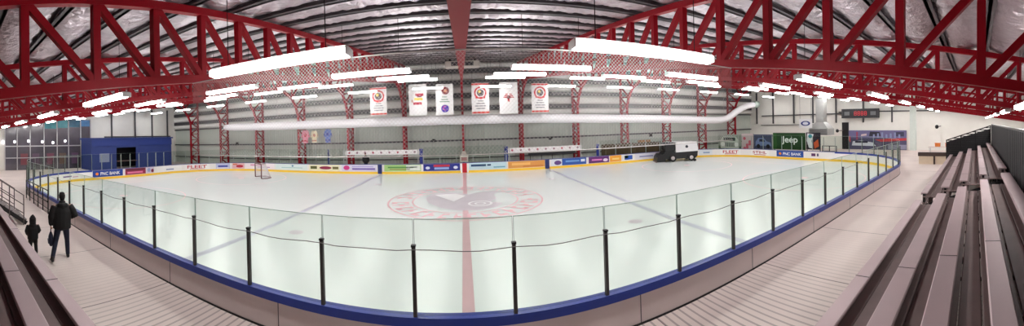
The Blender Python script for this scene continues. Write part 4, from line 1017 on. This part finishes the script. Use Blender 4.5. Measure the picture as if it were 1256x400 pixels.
# ------------------------------------------------------------------ people
SKIN = M('skin', (176, 128, 104), .55); JK = M('black_jacket', (9, 9, 10), .8, 0, .2, 8); JN = M('dark_denim', (22, 28, 50), .8, 0, .2, 12)
SHOE = M('black_shoe', (14, 13, 14), .5); HAT = M('black_knit', (14, 13, 16), .9, 0, .2, 20)
def hand(mb, wrist, palm_dir, side, curl=.5, k=1.0):
    """palm, four fingers of unequal length with a knuckle bend, and a thumb leaving the palm's side"""
    d = Vector(palm_dir).normalized(); s = (Vector(side) - d * d.dot(Vector(side))).normalized(); nrm = d.cross(s); w = Vector(wrist)
    mb.loft([(w, .028 * k, .022 * k), (w + d * .045 * k, .042 * k, .02 * k), (w + d * .095 * k, .042 * k, .017 * k)], s, 10)
    for i, (o, L) in enumerate(((-.031, .07), (-.0105, .082), (.0105, .078), (.031, .062))):
        p0 = w + d * .09 * k + s * o * k; p1 = p0 + (d * cos(curl * .5) + nrm * sin(curl * .5)) * L * .5 * k; p2 = p1 + (d * cos(curl * 1.4) + nrm * sin(curl * 1.4)) * L * .5 * k
        mb.tube([p0, p1, p2], [.0095 * k, .009 * k, .007 * k], 7)
    p0 = w + d * .03 * k - s * .035 * k; p1 = p0 + (d * .7 - s * .7) * .04 * k; p2 = p1 + (d * .9 - s * .1 + nrm * .4) * .035 * k
    mb.tube([p0, p1, p2], [.012 * k, .011 * k, .008 * k], 7)
def head(mb, c, k=1.0, fwd=(0, 1, 0), n=16):
    c = Vector(c)
    mb.loft([(c + Vector((0, .012, -.115)) * k, .045 * k, .05 * k), (c + Vector((0, .012, -.075)) * k, .062 * k, .078 * k), (c + Vector((0, .004, -.01)) * k, .075 * k, .094 * k), (c + Vector((0, -.004, .05)) * k, .076 * k, .096 * k), (c + Vector((0, -.006, .092)) * k, .058 * k, .074 * k)], (1, 0, 0), n)
    mb.loft([(c + Vector((0, .09, .01)) * k, .011 * k, .012 * k), (c + Vector((0, .112, -.028)) * k, .017 * k, .014 * k)], (1, 0, 0), 8)      # nose
    mb.loft([(c + Vector((-.02, .088, -.062)) * k, .008 * k, .006 * k), (c + Vector((.02, .088, -.062)) * k, .008 * k, .006 * k)], (0, 0, 1), 8)  # lips
    for sx in (-1, 1):
        mb.ball(c + Vector((sx * .079, -.006, -.012)) * k, (.011 * k, .021 * k, .032 * k), 8, 6)      # ears
        mb.ball(c + Vector((sx * .031, .082, .012)) * k, (.014 * k, .012 * k, .011 * k), 8, 6)          # eyes
def person(root, spec, k, vox):
    """spec: joint places in a 1.8 m frame; clothes are grown round the same joints"""
    S = lambda p: Vector(p) * k
    J = spec; B = MB()
    B.loft([(S(J['pelvis']) + Vector((0, 0, -.06 * k)), .15 * k, .1 * k), (S(J['pelvis']) + Vector((0, 0, .08 * k)), .15 * k, .1 * k), (S(J['chest']), .17 * k, .11 * k), (S(J['neck']) + Vector((0, 0, -.06 * k)), .13 * k, .085 * k), (S(J['neck']), .06 * k, .06 * k), (S(J['head']) + Vector((0, -.01, -.09)) * k, .055 * k, .058 * k)])
    head(B, S(J['head']), k * J.get('hk', 1))
    for s in 'lr':
        B.loft([(S(J['hip' + s]), .085 * k, .09 * k), (S(J['knee' + s]), .055 * k, .058 * k), (S(J['knee' + s]) * .55 + S(J['ankle' + s]) * .45, .052 * k, .056 * k), (S(J['ankle' + s]), .036 * k, .04 * k)])
        B.loft([(S(J['ankle' + s]) + Vector((0, -.04, -.03)) * k, .035 * k, .03 * k), (S(J['toe' + s]), .038 * k, .025 * k)])
        B.loft([(S(J['sho' + s]), .055 * k, .06 * k), (S(J['elb' + s]), .04 * k, .042 * k), (S(J['wri' + s]), .026 * k, .028 * k)])
        hand(B, S(J['wri' + s]), S(J['wri' + s]) - S(J['elb' + s]) * .9 - S(J['wri' + s]) * .1, Vector((0, 1, 0)) if s == 'l' else Vector((0, -1, 0)), J.get('curl' + s, .5), k * J.get('handk', 1))
    voxel(part('body', B, SKIN, root, True, True), vox * .75, 2)
    g = J.get('puff', 1.0); C = MB()
    C.loft([(S(J['pelvis']) + Vector((0, 0, J.get('hem', -.1))) * k, .215 * g * k, .155 * g * k), (S(J['pelvis']) + Vector((0, 0, .12)) * k, .215 * g * k, .15 * g * k), (S(J['chest']), .235 * g * k, .16 * g * k), (S(J['neck']) + Vector((0, 0, -.09)) * k, .215 * g * k, .13 * g * k), (S(J['neck']) + Vector((0, -.01, -.01)) * k, .1 * k, .1 * k), (S(J['neck']) + Vector((0, -.01, .05)) * k, .085 * k, .09 * k)], cap=.2)
    C.loft([(S(J['neck']) + Vector((-.12, -.1, -.04)) * k, .05 * k, .05 * k), (S(J['neck']) + Vector((0, -.13, -.06)) * k, .07 * k, .07 * k), (S(J['neck']) + Vector((.12, -.1, -.04)) * k, .05 * k, .05 * k)], (0, 0, 1))
    for s in 'lr':
        C.loft([(S(J['sho' + s]) + Vector((0, 0, -.02)) * k, .088 * g * k, .095 * g * k), (S(J['sho' + s]) * .5 + S(J['elb' + s]) * .5, .084 * g * k, .09 * g * k), (S(J['elb' + s]), .074 * g * k, .078 * g * k), (S(J['elb' + s]) * .3 + S(J['wri' + s]) * .7, .06 * g * k, .062 * g * k), (S(J['wri' + s]), .046 * g * k, .046 * g * k)], cap=.3)
    voxel(part('jacket', C, J.get('jk', JK), root, True, True), vox, 5)
    D = MB()
    D.loft([(S(J['pelvis']) + Vector((0, 0, -.1)) * k, .17 * k, .125 * k), (S(J['pelvis']) + Vector((0, 0, .06)) * k, .17 * k, .12 * k)])
    gp = J.get('legpuff', 1.0)
    for s in 'lr':
        D.loft([(S(J['hip' + s]), .1 * gp * k, .108 * gp * k), (S(J['hip' + s]) * .5 + S(J['knee' + s]) * .5, .088 * gp * k, .095 * gp * k), (S(J['knee' + s]), .07 * gp * k, .074 * gp * k), (S(J['knee' + s]) * .5 + S(J['ankle' + s]) * .5, .066 * gp * k, .07 * gp * k), (S(J['ankle' + s]) + Vector((0, 0, .01)) * k, .058 * gp * k, .064 * gp * k)], cap=.15)
    voxel(part('trousers', D, J.get('jn', JN), root, True, True), vox, 4)
    for s in 'lr':
        A, Tt = S(J['ankle' + s]), S(J['toe' + s]); f = (Tt - A); f.z = 0
        E_ = MB().loft([(A + Vector((0, -.055, -.035)) * k, .044 * k, .045 * k), (A * .5 + Tt * .5 + Vector((0, 0, .005)) * k, .05 * k, .042 * k), (Tt, .046 * k, .03 * k)]).loft([(A + Vector((0, -.01, -.02)) * k, .052 * k, .06 * k), (A + Vector((0, 0, .05)) * k, .05 * k, .056 * k)])
        voxel(part('shoe', E_, SHOE, root, True, True), vox * .8, 3)
    Hh = MB(); c = S(J['head']); q = k * J.get('hk', 1)
    if J.get('hood'):
        Hh.loft([(c + Vector((0, -.03, -.13)) * q, .11 * q, .11 * q), (c + Vector((0, -.02, -.05)) * q, .115 * q, .115 * q), (c + Vector((0, -.015, .04)) * q, .112 * q, .12 * q), (c + Vector((0, -.02, .1)) * q, .075 * q, .085 * q)])
        Hh.ball(c + Vector((0, -.03, .145)) * q, .03 * q)
        nm = 'hood'
    else:
        Hh.loft([(c + Vector((0, -.022, .0)) * q, .086 * q, .1 * q), (c + Vector((0, -.012, .05)) * q, .09 * q, .108 * q), (c + Vector((0, -.01, .1)) * q, .072 * q, .088 * q)])
        Hh.loft([(c + Vector((0, -.05, -.07)) * q, .066 * q, .05 * q), (c + Vector((0, -.045, .0)) * q, .082 * q, .07 * q)])
        nm = 'knit_cap'
    voxel(part(nm, Hh, HAT, root, True, True), vox * .8, 3)

PXY = ray(76.5, 318); kk = (H - ZF) / -PXY.z; mp = Vector((PXY.x * kk, PXY.y * kk, ZF))
MAN = dict(pelvis=(0, 0, .95), chest=(.01, .02, 1.3), neck=(.015, .03, 1.53), head=(.015, .055, 1.685),
           hipl=(-.1, 0, .9), kneel=(-.18, -.02, .5), anklel=(-.29, -.22, .11), toel=(-.31, -.07, .035),
           hipr=(.1, 0, .9), kneer=(.15, .1, .5), ankler=(.17, .12, .09), toer=(.19, .29, .03),
           shol=(-.2, .02, 1.45), elbl=(-.3, -.03, 1.17), wril=(-.3, .06, .93), shor=(.22, .02, 1.45), elbr=(.37, -.03, 1.2), wrir=(.25, .17, 1.09), curll=1.6, curlr=.8, hem=-.1, puff=1.16)
man = thing('person', 'person in a black jacket and dark jeans walking away along the walkway carrying a bag', 'person', mp, 1.36)
person(man, MAN, 1.07, .014)
PXY = ray(40.5, 313); kk = (H - ZF) / -PXY.z; cp = Vector((PXY.x * kk, PXY.y * kk, ZF))
KID = dict(pelvis=(0, 0, .8), chest=(0, .01, 1.18), neck=(0, .02, 1.42), head=(0, .03, 1.6), hk=1.36,
           hipl=(-.1, 0, .76), kneel=(-.11, .04, .44), anklel=(-.1, .02, .09), toel=(-.11, .19, .035),
           hipr=(.1, 0, .76), kneer=(.14, .1, .45), ankler=(.15, -.08, .13), toer=(.16, .08, .035),
           shol=(-.19, .02, 1.34), elbl=(-.29, 0, 1.08), wril=(-.25, .12, .9), shor=(.19, .02, 1.34), elbr=(.3, 0, 1.1), wrir=(.26, .14, .96), curll=.8, curlr=.8, hem=-.06, puff=1.16, legpuff=1.25, hood=True, jn=JK, handk=1.15)
kid = thing('person', 'small child in a dark hooded snowsuit walking beside the stands', 'person', cp, 1.42)
person(kid, KID, .67, .011)
# one spectator behind the far boards
p = onY(448.5, 188, 29.12); GUY = dict(MAN); GUY.update(kneel=(-.1, .02, .5), anklel=(-.1, 0, .09), toel=(-.11, .16, .03), kneer=(.1, .02, .5), ankler=(.1, 0, .09), toer=(.11, .16, .03), elbr=(.3, 0, 1.18), wrir=(.26, .12, .95))
g_ = thing('person', 'person in dark clothes standing behind the far boards under the header board', 'person', (p.x, 29.12, ZF), pi)
person(g_, GUY, .94, .02)

# bag of skates in the man's hand
R3 = Matrix.Rotation(1.36, 3, 'Z'); wl = R3 @ (Vector(MAN['wril']) * 1.07) + mp
t = thing('skate_bag', 'dark blue carrying bag hanging from the walking person\'s hand', 'bag', (wl.x, wl.y, wl.z - .62), 1.36)
bg = part('pouch', MB().loft([((.0, .03, .03), .05, .1), ((0, .02, .16), .085, .14), ((0, .03, .3), .07, .11), ((0, .04, .4), .03, .05)], (1, 0, 0), 14), M('bag_nylon', (34, 40, 66), .6, 0, .2, 8), t, True, True)
part('strap', MB().tube([(0, -.02, .36), (0, .0, .47), (0, .045, .53), (0, .085, .47), (0, .08, .36)], .011, 6), RUBBER, t, True, True)
part('pocket', MB().loft([((-.065, .03, .08), .02, .06), ((-.08, .03, .2), .02, .07)], (1, 0, 0), 10), M('bag_pocket', (70, 76, 100), .6), t, True, True)

# ------------------------------------------------------------------ world and view
w = bpy.data.worlds.new('world'); SC.world = w; w.use_nodes = True
w.node_tree.nodes['Background'].inputs[0].default_value = (.6, .62, .66, 1); w.node_tree.nodes['Background'].inputs[1].default_value = .05
SC.view_settings.view_transform = 'Standard'; SC.view_settings.look = 'None'; SC.view_settings.gamma = 1; SC.view_settings.use_curve_mapping = False
SC.view_settings.exposure = 0.36
SC.cycles.max_bounces = 8; SC.cycles.transparent_max_bounces = 24; SC.cycles.caustics_reflective = False; SC.cycles.caustics_refractive = False
SC.cycles.sample_clamp_indirect = 8
